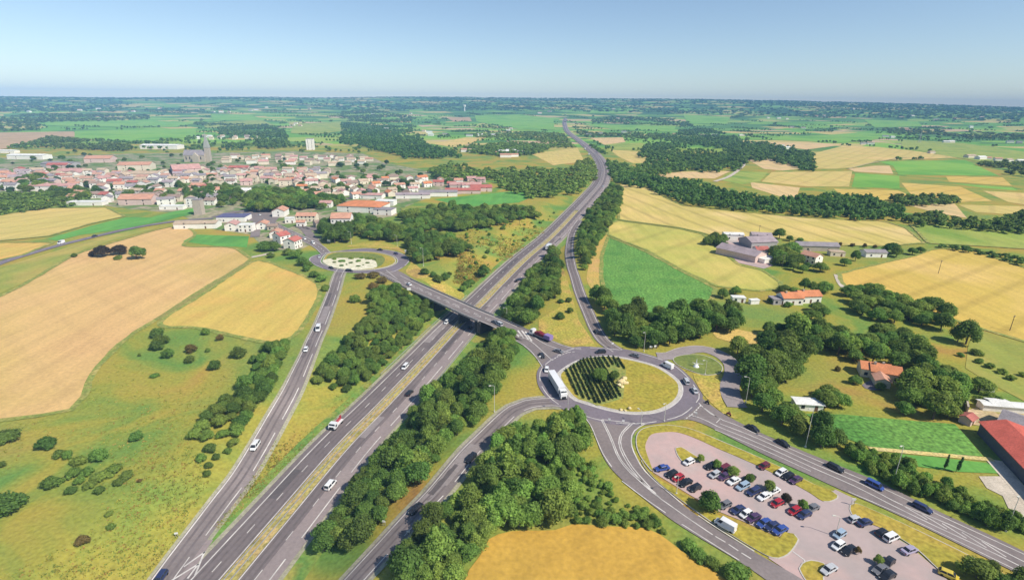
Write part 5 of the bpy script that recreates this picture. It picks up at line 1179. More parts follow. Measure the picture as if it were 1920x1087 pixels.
B('barn', 1925, 812, 14, 10, 3.5, -50, 'grey', 'grey', 'grey-roofed barn behind the red-roofed warehouse', 'barn', .35, chimney=False)
B('greenhouse', 1900, 770, 22, 3.5, 2.4, -8, 'white', 'white', 'long low white polytunnel shed beside the rubble yard', 'shed', .2, chimney=False, openings=False)
B('greenhouse', 1868, 765, 6, 4, 2.6, -8, 'white', 'white', 'short white shed at the end of the long low white one', 'shed', .2, chimney=False, openings=False)
B('shed', 1812, 792, 4, 3.4, 2.4, 30, 'pinkish', 'red', 'small red-roofed hut at the corner of the rubble yard', 'hut', .5, chimney=False)
# garden wall
gw = thing('garden_wall', 'tall pinkish garden wall running down to the rubble yard', 'wall', (0, 0, 0)); a_, b_ = np.array(G(1802, 722)), np.array(G(1812, 775)); Cw = np.linspace(a_, b_, 6); Nw = normals2(Cw)
link('masonry', MB().loft([[(*(c - n * .2), -.3), (*(c + n * .2), -.3), (*(c + n * .2), 2.6), (*(c - n * .2), 2.6)] for c, n in zip(Cw, Nw)]).mesh('masonry', wm('pinkish')), gw)
link('coping', MB().loft([[(*(c - n * .3), 2.6), (*(c + n * .3), 2.6), (*(c + n * .3), 2.75), (*(c - n * .3), 2.75)] for c, n in zip(Cw, Nw)]).mesh('coping', wm('stone')), gw)
# village buildings near the slip road
B('shop', 372, 426, 33, 13, 4.4, 8, 'white', 'beige', 'long white shed with a beige roof beside the small green field', 'shed', .22, chimney=False)
B('hall', 440, 413, 24, 17, 4.2, 6, 'white', 'blue', 'broad hall with a dark blue roof and white fascia', 'hall', .2, chimney=False, flat=True)
B('house', 437, 430, 12, 9, 5.0, 100, 'white', 'pink', 'pink-roofed house just below the blue-roofed hall', detail=2)
B('house', 464, 433, 11, 8, 5.5, 5, 'white', 'white', 'plain white flat house between the pink-roofed house and the street', flat=True, detail=2)
B('house', 494, 428, 11, 8, 4.6, 100, 'white', 'salmon', 'salmon-roofed house at the fork of the village street', detail=2)
B('house', 512, 430, 8, 6, 3.4, 15, 'stone', 'brown', 'small brown-roofed stone house beside the street fork', detail=2)
B('house', 519, 444, 10, 8, 4.4, 100, 'white', 'salmon', 'salmon-roofed house above the two white gabled ones', detail=2)
B('house', 529, 454, 9, 9, 6.0, 60, 'white', 'red', 'tall white gabled house, the upper one of the pair by the slip road', detail=2)
B('house', 550, 464, 10, 9, 6.0, 80, 'white', 'red', 'tall white gabled house, the lower one of the pair by the slip road', detail=2)
B('house', 527, 404, 15, 11, 5.6, 96, 'white', 'salmon', 'white house with a salmon roof by the forecourt', detail=2)
B('house', 545, 417, 8, 6, 4.0, 10, 'white', 'white', 'small white block house below the salmon-roofed house', flat=True, detail=2)
B('house', 577, 414, 17, 10, 5.4, 4, 'cream', 'salmon', 'cream house with a long salmon roof by the village street', detail=2)
B('house', 566, 424, 7, 6, 4.0, 5, 'white', 'salmon', 'small white house in front of the cream one with a long salmon roof', detail=2)
B('apartment_block', 643, 427, 16, 14, 9.5, 6, 'white', 'salmon', 'tall white house with a salmon roof beside the dark trees', 'house', .5, detail=2)
B('house', 600, 425, 9, 7, 4.4, 40, 'stone', 'brown', 'brown-roofed stone house beside the dark village trees', detail=2)
B('house', 612, 388, 12, 9, 4.6, 4, 'white', 'pink', 'pink-roofed row house above the village street')
B('store', 683, 394, 44, 27, 6.0, -8, 'white', 'orange', 'large store with a broad orange roof', 'store', .28, chimney=False, hip=True)
B('store', 722, 401, 18, 14, 5.0, -8, 'white', 'grey', 'white annexe with a grey roof joined to the orange-roofed store', 'store', .2, chimney=False, flat=True)
B('store', 724, 384, 20, 12, 4.5, -6, 'white', 'white', 'white-roofed annexe behind the orange-roofed store', 'store', .2, chimney=False, flat=True)
B('shed', 695, 371, 30, 14, 4.2, -4, 'white', 'pink', 'low pale-pink roofed shop set behind the orange-roofed store', 'shop', .2, chimney=False)
B('warehouse', 775, 371, 38, 12, 4.4, 6, 'white', 'mauve', 'long mauve-roofed white shed at the end of the play field', 'shed', .25, chimney=False)
B('warehouse', 822, 367, 44, 13, 5.0, 5, 'white', 'grey', 'long grey-roofed white shed above the green play field', 'shed', .25, chimney=False)
B('school', 868, 362, 42, 12, 4.0, 5, 'pinkish', 'red', 'long low red-roofed school at the top of the play field', 'school', .35, chimney=False)
B('school', 902, 358, 26, 14, 5.0, 8, 'pinkish', 'red', 'red-roofed school hall at the end nearest the motorway', 'school', .4, chimney=False)
B('school', 873, 352, 40, 14, 4.6, 4, 'pinkish', 'pink', 'pink-roofed school wing behind the long red one', 'school', .35, chimney=False)
B('tower_block', 375, 402, 7, 7, 14, 4, 'stone', 'grey', 'grey square tower standing by the narrow green strip', 'tower', .3, flat=True, chimney=False, openings=False)
B('house', 362, 388, 8, 8, 9, 4, 'white', 'grey', 'white block house touching the grey square tower', 'house', .3, flat=True)
B('sheds', 400, 402, 14, 9, 3.5, 6, 'stone', 'brown', 'brown stone outbuilding beside the grey square tower', 'shed', .4) if False else None
B('factory', 57, 298, 62, 22, 7, 2, 'white', 'white', 'long white factory shed at the far edge of the village', 'factory', .18, chimney=False)
B('factory', 305, 279, 80, 30, 8, 3, 'white', 'white', 'wide white factory hall behind the church', 'factory', .15, chimney=False)
B('factory', 15, 287, 36, 14, 5, 2, 'white', 'white', 'small white factory shed beside the long white one', 'factory', .2, chimney=False)
B('factory', 115, 313, 46, 22, 6, 2, 'grey', 'grey', 'grey-roofed works behind the red-roofed market', 'factory', .2, chimney=False)
B('market_hall', 190, 304, 40, 24, 7, 12, 'pinkish', 'salmon', 'big salmon-roofed hall in the middle of the old village', 'hall', .35, chimney=False)
B('market_hall', 258, 318, 44, 24, 8, 14, 'cream', 'salmon', 'wide salmon-roofed hall beside the church square', 'hall', .3, chimney=False)
B('market_hall', 268, 334, 46, 22, 7, 10, 'white', 'beige', 'beige-roofed long hall below the church square', 'hall', .25, chimney=False)
B('market_hall', 350, 326, 36, 24, 8, 40, 'pinkish', 'pink', 'large pink-roofed building in front of the church', 'hall', .5, chimney=False)
B('market_hall', 138, 328, 34, 18, 6, 10, 'cream', 'pink', 'pink-roofed row at the heart of the village', 'hall', .35, chimney=False)
B('market_hall', 105, 357, 50, 13, 6.0, 5, 'white', 'pink', 'long white row with a pink roof at the village edge', 'row house', .35, chimney=False)
B('market_hall', 112, 316, 28, 13, 6, 8, 'pinkish', 'red', 'crimson-roofed hall in the old village', 'hall', .4, chimney=False)
B('market_hall', 450, 321, 28, 12, 6, 8, 'pinkish', 'red', 'crimson-roofed long building right of the church', 'hall', .4, chimney=False)
B('town_hall', 583, 281, 16, 14, 24, 10, 'white', 'grey', 'tall white block standing above the village roofs', 'tower block', .3, flat=True, chimney=False)
B('house', 262, 382, 32, 16, 6, 6, 'pinkish', 'salmon', 'big salmon-roofed house on the village edge above the gold field', 'house', .5)
B('house', 282, 376, 18, 12, 6, 10, 'pinkish', 'brown', 'brown-roofed house beside the big salmon-roofed one')
B('house', 195, 371, 16, 10, 4.4, -6, 'white', 'red', 'small bright red-roofed house on the village edge')
B('shed', 165, 384, 34, 10, 3.4, 4, 'white', 'white', 'low white shed at the corner of the gold field', 'shed', .2, chimney=False, flat=True)
B('shed', 325, 392, 22, 8, 3.4, 6, 'white', 'white', 'low white shed at the end of the narrow green strip', 'shed', .2, chimney=False, flat=True)
B('house', 382, 361, 15, 11, 6.4, 96, 'white', 'red', 'white house with a red roof above the park trees')
B('house', 374, 357, 15, 11, 6.4, 4, 'white', 'salmon', 'white house with a salmon roof beside the red-roofed one')
B('house', 459, 367, 15, 10, 6.4, 20, 'white', 'white', 'pale house gable in the park trees')
B('house', 437, 374, 12, 9, 4.6, 96, 'pinkish', 'red', 'red-roofed house at the edge of the park trees')
B('house', 26, 357, 12, 10, 7, 8, 'white', 'grey', 'white house at the end of the village near the dark hedge block')
# church
cx_, cy_ = G(372, 303); ch = thing('church', 'grey stone church with a tall pointed spire above the village', 'church', (cx_, cy_, 0), R(8)); slate = rm('grey'); st = wm('stone')
link('nave', gable(-20, 14, 8, 12, 20).mesh('nave', st), ch); link('roof', roof_slabs(-20, 14, 8, 12, 20).mesh('roof', slate), ch)
tw = link('tower', MB().box(14, 22, -4, 4, -.5, 24).mesh('tower', st), ch)
link('spire', MB().add([(13.6, -4.4, 24), (22.4, -4.4, 24), (22.4, 4.4, 24), (13.6, 4.4, 24), (18, 0, 50)], [(3, 2, 1, 0), (0, 1, 4), (1, 2, 4), (2, 3, 4), (3, 0, 4)]).mesh('spire', plain('pale_spire_slate', (.36, .37, .33), .7)), tw)
tr = link('transept', MB().add([(-4, -14, -.5), (6, -14, -.5), (6, -8, -.5), (-4, -8, -.5), (-4, -14, 10), (6, -14, 10), (6, -8, 10), (-4, -8, 10), (1, -14, 16), (1, -8, 16)], [(0, 1, 5, 8, 4), (1, 2, 6, 5), (3, 0, 4, 7), (2, 3, 7, 9, 6), (5, 6, 9, 8), (7, 4, 8, 9), (3, 2, 1, 0)]).mesh('transept', st), ch)
for xx in (-16, -10, 8): link('window', MB().box(xx - .8, xx + .8, -8.08, -7.9, 4, 9).mesh('window', glass), ch)
# water tower
wx, wy = G(871, 209); wt = thing('water_tower', 'white water tower standing on the far ridge', 'water tower', (wx, wy, hz(wx, wy)))
m = MB(); m.tube([(0, 0, -1), (0, 0, 30), (0, 0, 33)], [5, 4.2, 9], 12); link('shaft', m.mesh('shaft', wm('white')), wt); m = MB(); m.tube([(0, 0, 33.02), (0, 0, 44), (0, 0, 46)], [10, 11, 6], 14); link('tank', m.mesh('tank', wm('white')), wt)
# the houses of the village
HS = [ # outline, spacing, wall choices, roof choices, height range, base angle, cap
 ([(70, 300), (200, 288), (330, 300), (345, 345), (250, 358), (60, 350), (10, 330)], 16, ['pinkish', 'white', 'cream', 'white', 'white'], ['pink', 'salmon', 'tile', 'brown', 'mauve', 'beige', 'grey', 'red'], (5, 8.5), 10, 76),
 ([(345, 305), (430, 300), (560, 305), (640, 290), (640, 320), (540, 345), (400, 345), (345, 345)], 17, ['white', 'cream', 'cream', 'pinkish'], ['salmon', 'pink', 'beige', 'brown', 'beige', 'tile', 'grey'], (4.5, 7.5), 15, 66),
 ([(440, 278), (560, 276), (700, 270), (700, 300), (640, 312), (520, 306), (440, 300)], 24, ['white', 'cream', 'cream'], ['beige', 'beige', 'salmon', 'brown', 'pink'], (4.5, 6), 10, 38),
 ([(140, 352), (240, 352), (335, 356), (400, 372), (395, 384), (330, 380), (150, 372)], 21, ['white', 'cream', 'white'], ['salmon', 'brown', 'beige', 'grey'], (4, 6), 8, 22),
 ([(560, 330), (720, 318), (800, 325), (800, 352), (720, 368), (600, 375), (560, 350)], 19, ['white', 'cream', 'white'], ['salmon', 'beige', 'orange', 'beige', 'brown', 'pink'], (4, 5.5), 25, 48),
 ([(-10, 300), (70, 305), (70, 352), (-10, 355)], 20, ['white', 'pinkish'], ['grey', 'brown', 'salmon', 'pink'], (5, 6.5), 6, 16),
 ([(830, 330), (890, 326), (905, 345), (850, 352), (830, 345)], 19, ['white', 'pinkish'], ['pink', 'red', 'salmon'], (4, 5.5), 12, 8),
 ([(380, 250), (495, 246), (490, 258), (385, 262)], 34, ['white', 'white', 'cream'], ['beige', 'white', 'brown'], (5, 6), 5, 12)]
for px, s_, walls, roofs, hr, ang, cap in HS:
    sp_ = scatter(px, s_, hr, toptest=0); sp_.sort(key=lambda q: q[1])
    for X, Y, e in sp_[:cap]:
        if any(abs(X - o.location.x) < 15 and abs(Y - o.location.y) < 11 for o in bpy.data.objects if o.type == 'EMPTY' and o.parent is None and o.get('category') in ('hall', 'factory', 'church', 'tower', 'store')): continue
        w_, r_ = rnd.choice(walls), rnd.choice(roofs); wd = rnd.uniform(9, 16); rz = R(ang + rnd.uniform(-16, 16) + rnd.choice([0, 0, 90]))
        building('house', X, Y, wd, rnd.uniform(8, 10.5), e, rnd.uniform(.4, .55), rz, w_, r_, 'house', None, 'houses of the village', f'{w_} walled house with {r_} roof', detail=1 if Y < 700 else 0, openings=Y < 760)
# hamlets far off
for x, y in [(548, 236), (555, 233), (563, 237), (470, 208), (480, 207), (500, 203), (150, 208), (55, 211), (185, 206), (400, 211), (415, 211), (430, 211), (725, 243), (795, 247), (805, 250), (808, 255), (835, 253), (880, 256), (900, 255), (925, 255), (958, 243), (953, 247), (935, 290), (945, 288), (958, 287), (970, 289), (948, 295), (962, 294),
  (870, 285), (885, 285), (1030, 210), (1012, 213), (1103, 254), (1126, 253), (1158, 224), (1170, 226), (1150, 206), (1170, 249), (1180, 252), (1265, 253), (1316, 255), (1340, 255), (1390, 255), (1440, 222), (1460, 223), (1475, 224), (1510, 218), (1530, 219), (1545, 218), (1485, 240), (1506, 241), (1618, 271), (1632, 271), (1660, 257), (1673, 259), (1774, 268), (1783, 268), (1746, 288),
  (1818, 296), (1838, 299), (1850, 299), (1870, 302), (1890, 304), (1912, 305), (1893, 268), (1910, 269), (1475, 280), (1462, 277), (1322, 256), (1335, 262), (700, 216), (770, 214), (830, 205), (640, 200), (580, 205), (1755, 226), (1790, 224), (1840, 222), (1600, 206), (1690, 222), (1710, 218), (300, 205), (250, 210), (1700, 245), (1820, 240)]:
    X, Y = G(x, y); w_ = rnd.choice(['white', 'white', 'cream']); r_ = rnd.choice(['beige', 'salmon', 'grey', 'white']); D = math.hypot(X, Y); k = 1 + max(0, D - 2500) / 5000
    building('farmstead', X, Y, rnd.uniform(13, 24) * k, rnd.uniform(8, 12) * k, rnd.uniform(4, 6) * k, .4, R(rnd.uniform(-20, 20)), w_, r_, 'farm building', None, 'farm buildings on the plain', f'{w_} farm building with {r_} roof far off', detail=0, openings=False)
label_all(BUILD)
print('BUILD', len(BUILD))
# ------------------------------------------------------------------ vehicles
tyre_m = plain('tyre_rubber', (.02, .02, .02), .9); trim_m = plain('dark_trim', (.03, .03, .03), .6); lamp_m = plain('lamp_glass', (.75, .75, .72), .2); red_lamp = plain('tail_lamp', (.35, .02, .02), .3)
CARC = {'white': (.78, .78, .77), 'silver': (.50, .51, .52), 'grey': (.17, .17, .18), 'black': (.018, .018, .02), 'navy': (.03, .04, .11), 'blue': (.04, .08, .30), 'lightblue': (.32, .42, .52), 'red': (.40, .02, .03), 'maroon': (.15, .02, .035), 'purple': (.08, .04, .10), 'yellow': (.62, .48, .06), 'lavender': (.38, .34, .46), 'cream': (.72, .66, .45)}
def paint(c):
    m = plain('car_paint_' + c, CARC[c], .28, famt=.02); m.node_tree.nodes['Principled BSDF'].inputs['Coat Weight'].default_value = .5; m.node_tree.nodes['Principled BSDF'].inputs['Specular IOR Level'].default_value = .5; return m
def car_parts(kind):
    """[(part name, mesh builder, material key)], x forward, origin on the ground."""
    L, w, hgt = {'hatchback': (3.9, .86, 1.48), 'saloon': (4.5, .88, 1.44), 'estate': (4.6, .89, 1.5), 'people_carrier': (4.6, .92, 1.72), 'van': (5.3, .98, 2.3)}[kind]
    f, r = L / 2, -L / 2; belt = .92 if kind != 'van' else 1.15; out = []
    def sec(x, zb, zt, ww, tp=.9): return [(x, -ww * .93, zb), (x, -ww, zb + .22), (x, -ww, zt - .16), (x, -ww * tp, zt), (x, ww * tp, zt), (x, ww, zt - .16), (x, ww, zb + .22), (x, ww * .93, zb)]
    hood = belt - (.16 if kind != 'van' else .1); tail = belt + .02
    wsb = {'hatchback': .32, 'saloon': .27, 'estate': .28, 'people_carrier': .36, 'van': .37}[kind] * L      # foot of the windscreen
    body = MB().loft([sec(r, .38, tail - .25, w * .84), sec(r + .08, .28, tail - .05, w * .95), sec(r + .5, .24, tail, w), sec(0, .22, belt, w), sec(wsb, .22, belt, w), sec(f - .5, .24, hood, w * .98), sec(f - .12, .28, hood - .1, w * .9), sec(f, .36, hood - .3, w * .72)])
    rb, rt = {'hatchback': (r + .06, r + .5), 'saloon': (r + .75, r + 1.35), 'estate': (r + .06, r + .35), 'people_carrier': (r + .05, r + .3), 'van': (r + .03, r + .08)}[kind]
    wst = wsb - (.62 if kind != 'van' else .75); ti = w * (.76 if kind != 'van' else .9); bi = w * .90; z0, z1 = belt - .01, hgt
    lo = [(rb, -bi, z0), (wsb, -bi, z0), (wsb, bi, z0), (rb, bi, z0)]; hi = [(rt, -ti, z1), (wst, -ti, z1), (wst, ti, z1), (rt, ti, z1)]
    mid = [((rt + wst) / 2 + s * (wst - rt) * .36, y * .9, z1 + .05) for s, y in ((-1, -ti), (1, -ti), (1, ti), (-1, ti))]
    body.add(lo + hi + mid, [(0, 1, 5, 4), (1, 2, 6, 5), (2, 3, 7, 6), (3, 0, 4, 7), (4, 5, 9, 8), (5, 6, 10, 9), (6, 7, 11, 10), (7, 4, 8, 11), (8, 9, 10, 11)])
    out.append(('body', body, 'paint'))
    P = [Vector(p) for p in lo + hi]
    def panel(a, b, c, d, s=.1): return MB().panel([a, b, c, d], s, .014, .02)
    out.append(('windscreen', panel(P[1], P[2], P[6], P[5], .09), 'glass'))
    if kind != 'van': out.append(('rear_window', panel(P[3], P[0], P[4], P[7], .12), 'glass'))
    def lerp(a, b, t): return a + (b - a) * t
    n = 2 if kind != 'van' else 1
    for sd in (0, 1):
        A, Bq, C, D = (P[0], P[1], P[5], P[4]) if sd == 0 else (P[2], P[3], P[7], P[6])
        for i in range(n):
            if kind == 'van': t0, t1 = (.74, .99) if sd == 0 else (.01, .26)
            else: t0, t1 = i / n, (i + 1) / n
            out.append(('side_window', panel(lerp(A, Bq, t0), lerp(A, Bq, t1), lerp(D, C, t1), lerp(D, C, t0), .14), 'glass'))
    for xx in (f - .82, r + .78):
        for s in (-1, 1): m = MB(); m.tube([(xx, s * (w - .16), .32), (xx, s * (w + .02), .32)], .33 if kind == 'van' else .31, 12); out.append(('wheel', m, 'tyre'))
    for s in (-1, 1):
        out.append(('headlight', MB().box(f - .24, f - .03, s * w * .62 - .16, s * w * .62 + .16, hood - .3, hood - .14), 'lamp')); out.append(('tail_light', MB().box(r - .01, r + .1, s * w * .72 - .1, s * w * .72 + .1, tail - .36, tail - .12), 'red'))
    return out
CARS = {}
KEYM = {'glass': glass, 'tyre': tyre_m, 'lamp': lamp_m, 'red': red_lamp}
def car(kind, X, Y, rz, colour, label, cat='car', group=None, z=None, name=None):
    if (kind, colour) not in CARS:
        if (kind, None) not in CARS: CARS[(kind, None)] = [(n, b.mesh(n, KEYM.get(k), n == 'wheel' and False), k) for n, b, k in car_parts(kind)]
        lst = []
        for n, me, k in CARS[(kind, None)]:
            if k == 'paint': me = me.copy(); me.materials.clear(); me.materials.append(paint(colour))
            lst.append((n, me))
        CARS[(kind, colour)] = lst
    t = thing(name or kind, label, cat, (X, Y, (hz(X, Y) + .17) if z is None else z), rz, group)
    for n, me in CARS[(kind, colour)]: link(n, me, t)
    return t
def cpx(kind, x, y, dx, dy, colour, label, cat='car', group=None, z=None, zplane=None, name=None):
    """A car whose nose points along the photo direction (dx, dy) at pixel (x, y)."""
    g = (lambda a, b: plane(a, b, zplane)) if zplane is not None else G
    X, Y = g(x, y); X2, Y2 = g(x + dx, y + dy); return car(kind, X, Y, math.atan2(Y2 - Y, X2 - X), colour, label, cat, group, z, name)
PARK = 'cars parked in the car park'
LOTC = [ # x, y, kind, colour, label
 (1241, 881, 'saloon', 'blue', 'bright blue car at the head of the lower parked row, askew from the others'), (1259, 892, 'hatchback', 'black', 'black car parked between the bright blue and the crimson ones'), (1271, 899, 'hatchback', 'red', 'crimson hatchback parked in the lower row of the car park'),
 (1285, 908, 'saloon', 'black', 'black car parked straight beside the crimson hatchback'), (1303, 918, 'hatchback', 'black', 'black hatchback parked next to the big rounded bush'), (1359, 950, 'hatchback', 'grey', 'grey car half under the far side of the big rounded bush'),
 (1383, 959, 'saloon', 'navy', 'navy car parked beside the small white one on the lower grass island'), (1398, 967, 'hatchback', 'white', 'small white car between two navy ones on the lower grass island'), (1412, 974, 'saloon', 'purple', 'dark purple car parked next to the small white one'),
 (1432, 984, 'saloon', 'blue', 'royal blue car, first of three blue ones at the island end'), (1447, 990, 'saloon', 'navy', 'navy car in the middle of three blue ones at the island end'), (1462, 997, 'saloon', 'blue', 'royal blue car last before the rounded kerb of the island'),
 (1291, 869, 'hatchback', 'white', 'white car in the shade of the young tree on the wedge island'), (1332, 877, 'hatchback', 'black', 'black car beside the thinnest young tree of the middle row'), (1356, 883, 'people_carrier', 'maroon', 'maroon people carrier at the top of the middle row'), (1340, 893, 'hatchback', 'silver', 'small silver car at the near tip of the middle row'),
 (1358, 896, 'saloon', 'purple', 'plum-coloured car nose to nose with the maroon people carrier'), (1375, 905, 'saloon', 'white', 'white car parked below the thick young tree of the middle row'), (1404, 900, 'saloon', 'black', 'black car under a young tree behind the pale blue one'), (1392, 915, 'estate', 'lightblue', 'pale blue estate car in the middle row'),
 (1412, 925, 'estate', 'navy', 'long navy estate car beside the bright green young tree'), (1432, 934, 'saloon', 'white', 'white car in the front half of the middle row beside the navy estate'), (1449, 924, 'saloon', 'white', 'white car in the back half of the middle row under the bright tree'), (1456, 947, 'hatchback', 'red', 'crimson hatchback in the middle row beside the dark-leaved tree'),
 (1489, 961, 'hatchback', 'red', 'crimson hatchback beside the navy car at the end of the middle row'), (1507, 968, 'saloon', 'navy', 'navy car at the front of the middle row end'), (1522, 956, 'saloon', 'grey', 'charcoal car at the back of the middle row end'),
 (1432, 877, 'hatchback', 'maroon', 'maroon car alone in the upper row of the car park'), (1464, 889, 'hatchback', 'white', 'white car in the upper row beside a black one'), (1477, 896, 'hatchback', 'black', 'black car between the white and the plum ones of the upper row'), (1491, 903, 'saloon', 'purple', 'plum car at the end of the upper row by the verge')]
for x, y, k, c, lab in LOTC:
    d = (20, -10) if y != 881 else (16, -3)
    cpx(k, x, y, -d[0], -d[1], c, lab, group=PARK)
LOTR = [(1602, 977, 'hatchback', 'silver', 'silver car at the head of the verge row in the right-hand car park', (16, -4)), (1620, 983, 'saloon', 'navy', 'dark blue car beside the silver one under the grassy bank', (18, -6)), (1653, 1002, 'hatchback', 'black', 'black car parked beside the boxy white one', (18, -8)),
 (1670, 1011, 'people_carrier', 'white', 'boxy white car backed against the grassy bank', (18, -8)), (1704, 1035, 'saloon', 'lavender', 'lavender-grey saloon alone by the grassy bank', (22, -8)), (1573, 1005, 'hatchback', 'lightblue', 'pale blue car at the top of the inner row', (-14, 9)), (1571, 1026, 'hatchback', 'white', 'white hatchback beside the black car and the withered tree', (-14, 9)),
 (1591, 1035, 'saloon', 'black', 'black car beside the withered brown young tree', (-18, 11)), (1553, 1071, 'saloon', 'silver', 'silver-white saloon parked against the small grass island', (-18, 10)), (1664, 1058, 'saloon', 'black', 'black car furthest up in the group by the small dark tree', (-14, 14)), (1649, 1071, 'saloon', 'grey', 'dark grey car in the middle of the group by the small dark tree', (-20, 12)), (1663, 1083, 'saloon', 'black', 'black car nearest the lower edge of the picture', (-20, 12)),
 (1777, 1081, 'hatchback', 'yellow', 'yellow car at the shaded lower corner of the car park', (14, 6))]
for x, y, k, c, lab, d in LOTR: cpx(k, x, y, d[0], d[1], c, lab, group=PARK)
DRV = 'vehicles on the roads'
for x, y, dx, dy, k, c, lab, cat in [
 (597, 619, -8, 22, 'van', 'white', 'white van coming down the slip road', 'van'), (574, 658, -8, 22, 'hatchback', 'white', 'small white car following on the slip road halfway down', 'car'), (479, 839, -8, 13, 'people_carrier', 'white', 'white car low on the slip road beside the thicket', 'car'), (301, 1088, -8, 12, 'estate', 'navy', 'dark blue car cut by the lower edge of the picture on the slip road', 'car'),
 (760, 690, -16, 17, 'people_carrier', 'white', 'white car on the town-side carriageway of the motorway', 'car'), (838, 606, -16, 15, 'people_carrier', 'white', 'white car just past the bridge on the motorway', 'car'), (768, 739, 16, -17, 'saloon', 'black', 'black car on the roundabout-side carriageway of the motorway', 'car'),
 (620, 912, 12, -14, 'people_carrier', 'white', 'white car on the roundabout-side carriageway near the lower edge', 'car'), (969, 528, 16, -16, 'saloon', 'black', 'black car on the motorway beyond the bridge', 'car'), (881, 616, 14, -14, 'saloon', 'black', 'dark car entering the shadow under the bridge', 'car'), (1131, 352, -6, 12, 'van', 'white', 'white van coming out of the motorway bend', 'van'),
 (780, 957, -14, 14, 'saloon', 'black', 'black car going down the lower ramp', 'car'), (883, 862, -14, 14, 'estate', 'black', 'dark car at the tree edge on the lower ramp', 'car'), (1119, 624, 8, 14, 'saloon', 'black', 'black car at the foot of the upper slip road', 'car'),
 (1016, 669, 10, 14, 'saloon', 'black', 'dark car waiting to enter the roundabout behind the white lorry', 'car'), (1025, 696, -2, 12, 'hatchback', 'white', 'small white car directly behind the white lorry', 'car'), (1126, 662, -14, 1, 'estate', 'black', 'black car at the top of the roundabout above the vines', 'car'), (1190, 669, -14, -4, 'saloon', 'grey', 'grey-blue car on the far side of the roundabout', 'car'),
 (1251, 689, -14, -7, 'van', 'white', 'white van circling the roundabout beside the turning loop', 'van'), (1286, 718, -7, -11, 'people_carrier', 'silver', 'silver car on the roundabout curve', 'car'), (1302, 735, -7, -11, 'saloon', 'silver', 'silver saloon just entering the roundabout', 'car'),
 (1411, 806, 16, 9, 'saloon', 'black', 'black car on the main road nearest the roundabout', 'car'), (1467, 834, 16, 9, 'saloon', 'black', 'black car on the main road by the first roadside lamp', 'car'), (1565, 880, 16, 8, 'estate', 'black', 'long black estate on the main road above the maroon parked car', 'car'), (1728, 955, 16, 8, 'estate', 'navy', 'dark car on the main road nearest the lower corner', 'car'),
 (1639, 913, 16, 8, 'people_carrier', 'blue', 'blue people carrier on the main road', 'car'), (1359, 989, -14, -8, 'van', 'white', 'white van driving up the road beside the car park', 'van'), (1001, 655, 10, 10, 'saloon', 'grey', 'grey car beside the hatched island at the roundabout entry', 'car') if False else (1047, 661, 10, 3, 'saloon', 'grey', 'grey car leaving the roundabout behind the red and blue lorry', 'car'),
 (712, 470, -12, -1, 'saloon', 'black', 'black car on the far curve of the gravel roundabout', 'car'), (742, 477, -10, -4, 'saloon', 'navy', 'dark car on the end curve of the gravel roundabout', 'car'), (621, 504, 12, 5, 'saloon', 'black', 'black car on the near curve beside the white gravel', 'car'), (655, 509, 14, 1, 'estate', 'black', 'long black car on the near curve below the white gravel', 'car'), (599, 483, -3, 10, 'saloon', 'silver', 'silver car on the village-end curve of the gravel roundabout', 'car'),
 (571, 449, 12, 7, 'saloon', 'white', 'white car further up the village street', 'car'), (587, 457, 12, 7, 'people_carrier', 'white', 'white car in the village street nearest the gravel roundabout', 'car'), (115, 457, -14, 4, 'van', 'white', 'white van on the country road by the gold field', 'van'), (178, 444, 14, -4, 'saloon', 'black', 'black car on the country road', 'car'),
 (487, 404, 10, 5, 'saloon', 'white', 'white car on the forecourt by the blue-roofed hall', 'car'), (462, 414, 12, 1, 'saloon', 'grey', 'grey car parked beside the blue-roofed hall', 'car')]:
    on_bridge = False
    cpx(k, x, y, dx, dy, c, lab, cat, DRV)
cpx('saloon', 767, 535, -14, -8, 'white', 'white car on the bridge ramp nearest the gravel roundabout', 'car', DRV, .21, 0)
cpx('saloon', 928, 606, -14, -7, 'grey', 'dark grey car on the bridge near the hatched end', 'car', DRV, .21, 0); cpx('people_carrier', 936, 610, -14, -7, 'silver', 'silver car close behind the dark grey one on the bridge', 'car', DRV, .21, 0)
def wheels(t, xs, w=1.2, r=.5):
    for x in xs:
        for s in (-1, 1):
            m = MB(); m.tube([(x, s * (w - .3), r), (x, s * w, r)], r, 12); link('wheel', m.mesh('wheel', tyre_m), t)
def cab(t, x0, colour, hgt=3.3):
    c = link('cab', MB().loft([[(x, -1.22, .7), (x, 1.22, .7), (x, 1.2, z), (x, -1.2, z)] for x, z in ((x0, hgt), (x0 + 1.5, hgt), (x0 + 2.15, hgt - 1.0), (x0 + 2.25, 1.4), (x0 + 2.2, .7))]).mesh('cab', paint(colour)), t)
    link('windscreen', MB().panel([(x0 + 2.15, -1.15, hgt - 1.9 + .75), (x0 + 2.15, 1.15, hgt - 1.9 + .75), (x0 + 1.55, 1.15, hgt - .1), (x0 + 1.55, -1.15, hgt - .1)], .07, .05, .04).mesh('windscreen', glass), t)
    for s in (-1, 1): link('side_window', MB().box(x0 + .6, x0 + 1.5, s * 1.21 - .03, s * 1.21 + .03, hgt - 1.3, hgt - .5).mesh('side_window', glass), t)
    link('grille', MB().box(x0 + 2.2, x0 + 2.3, -.8, .8, .8, 1.5).mesh('grille', trim_m), t)
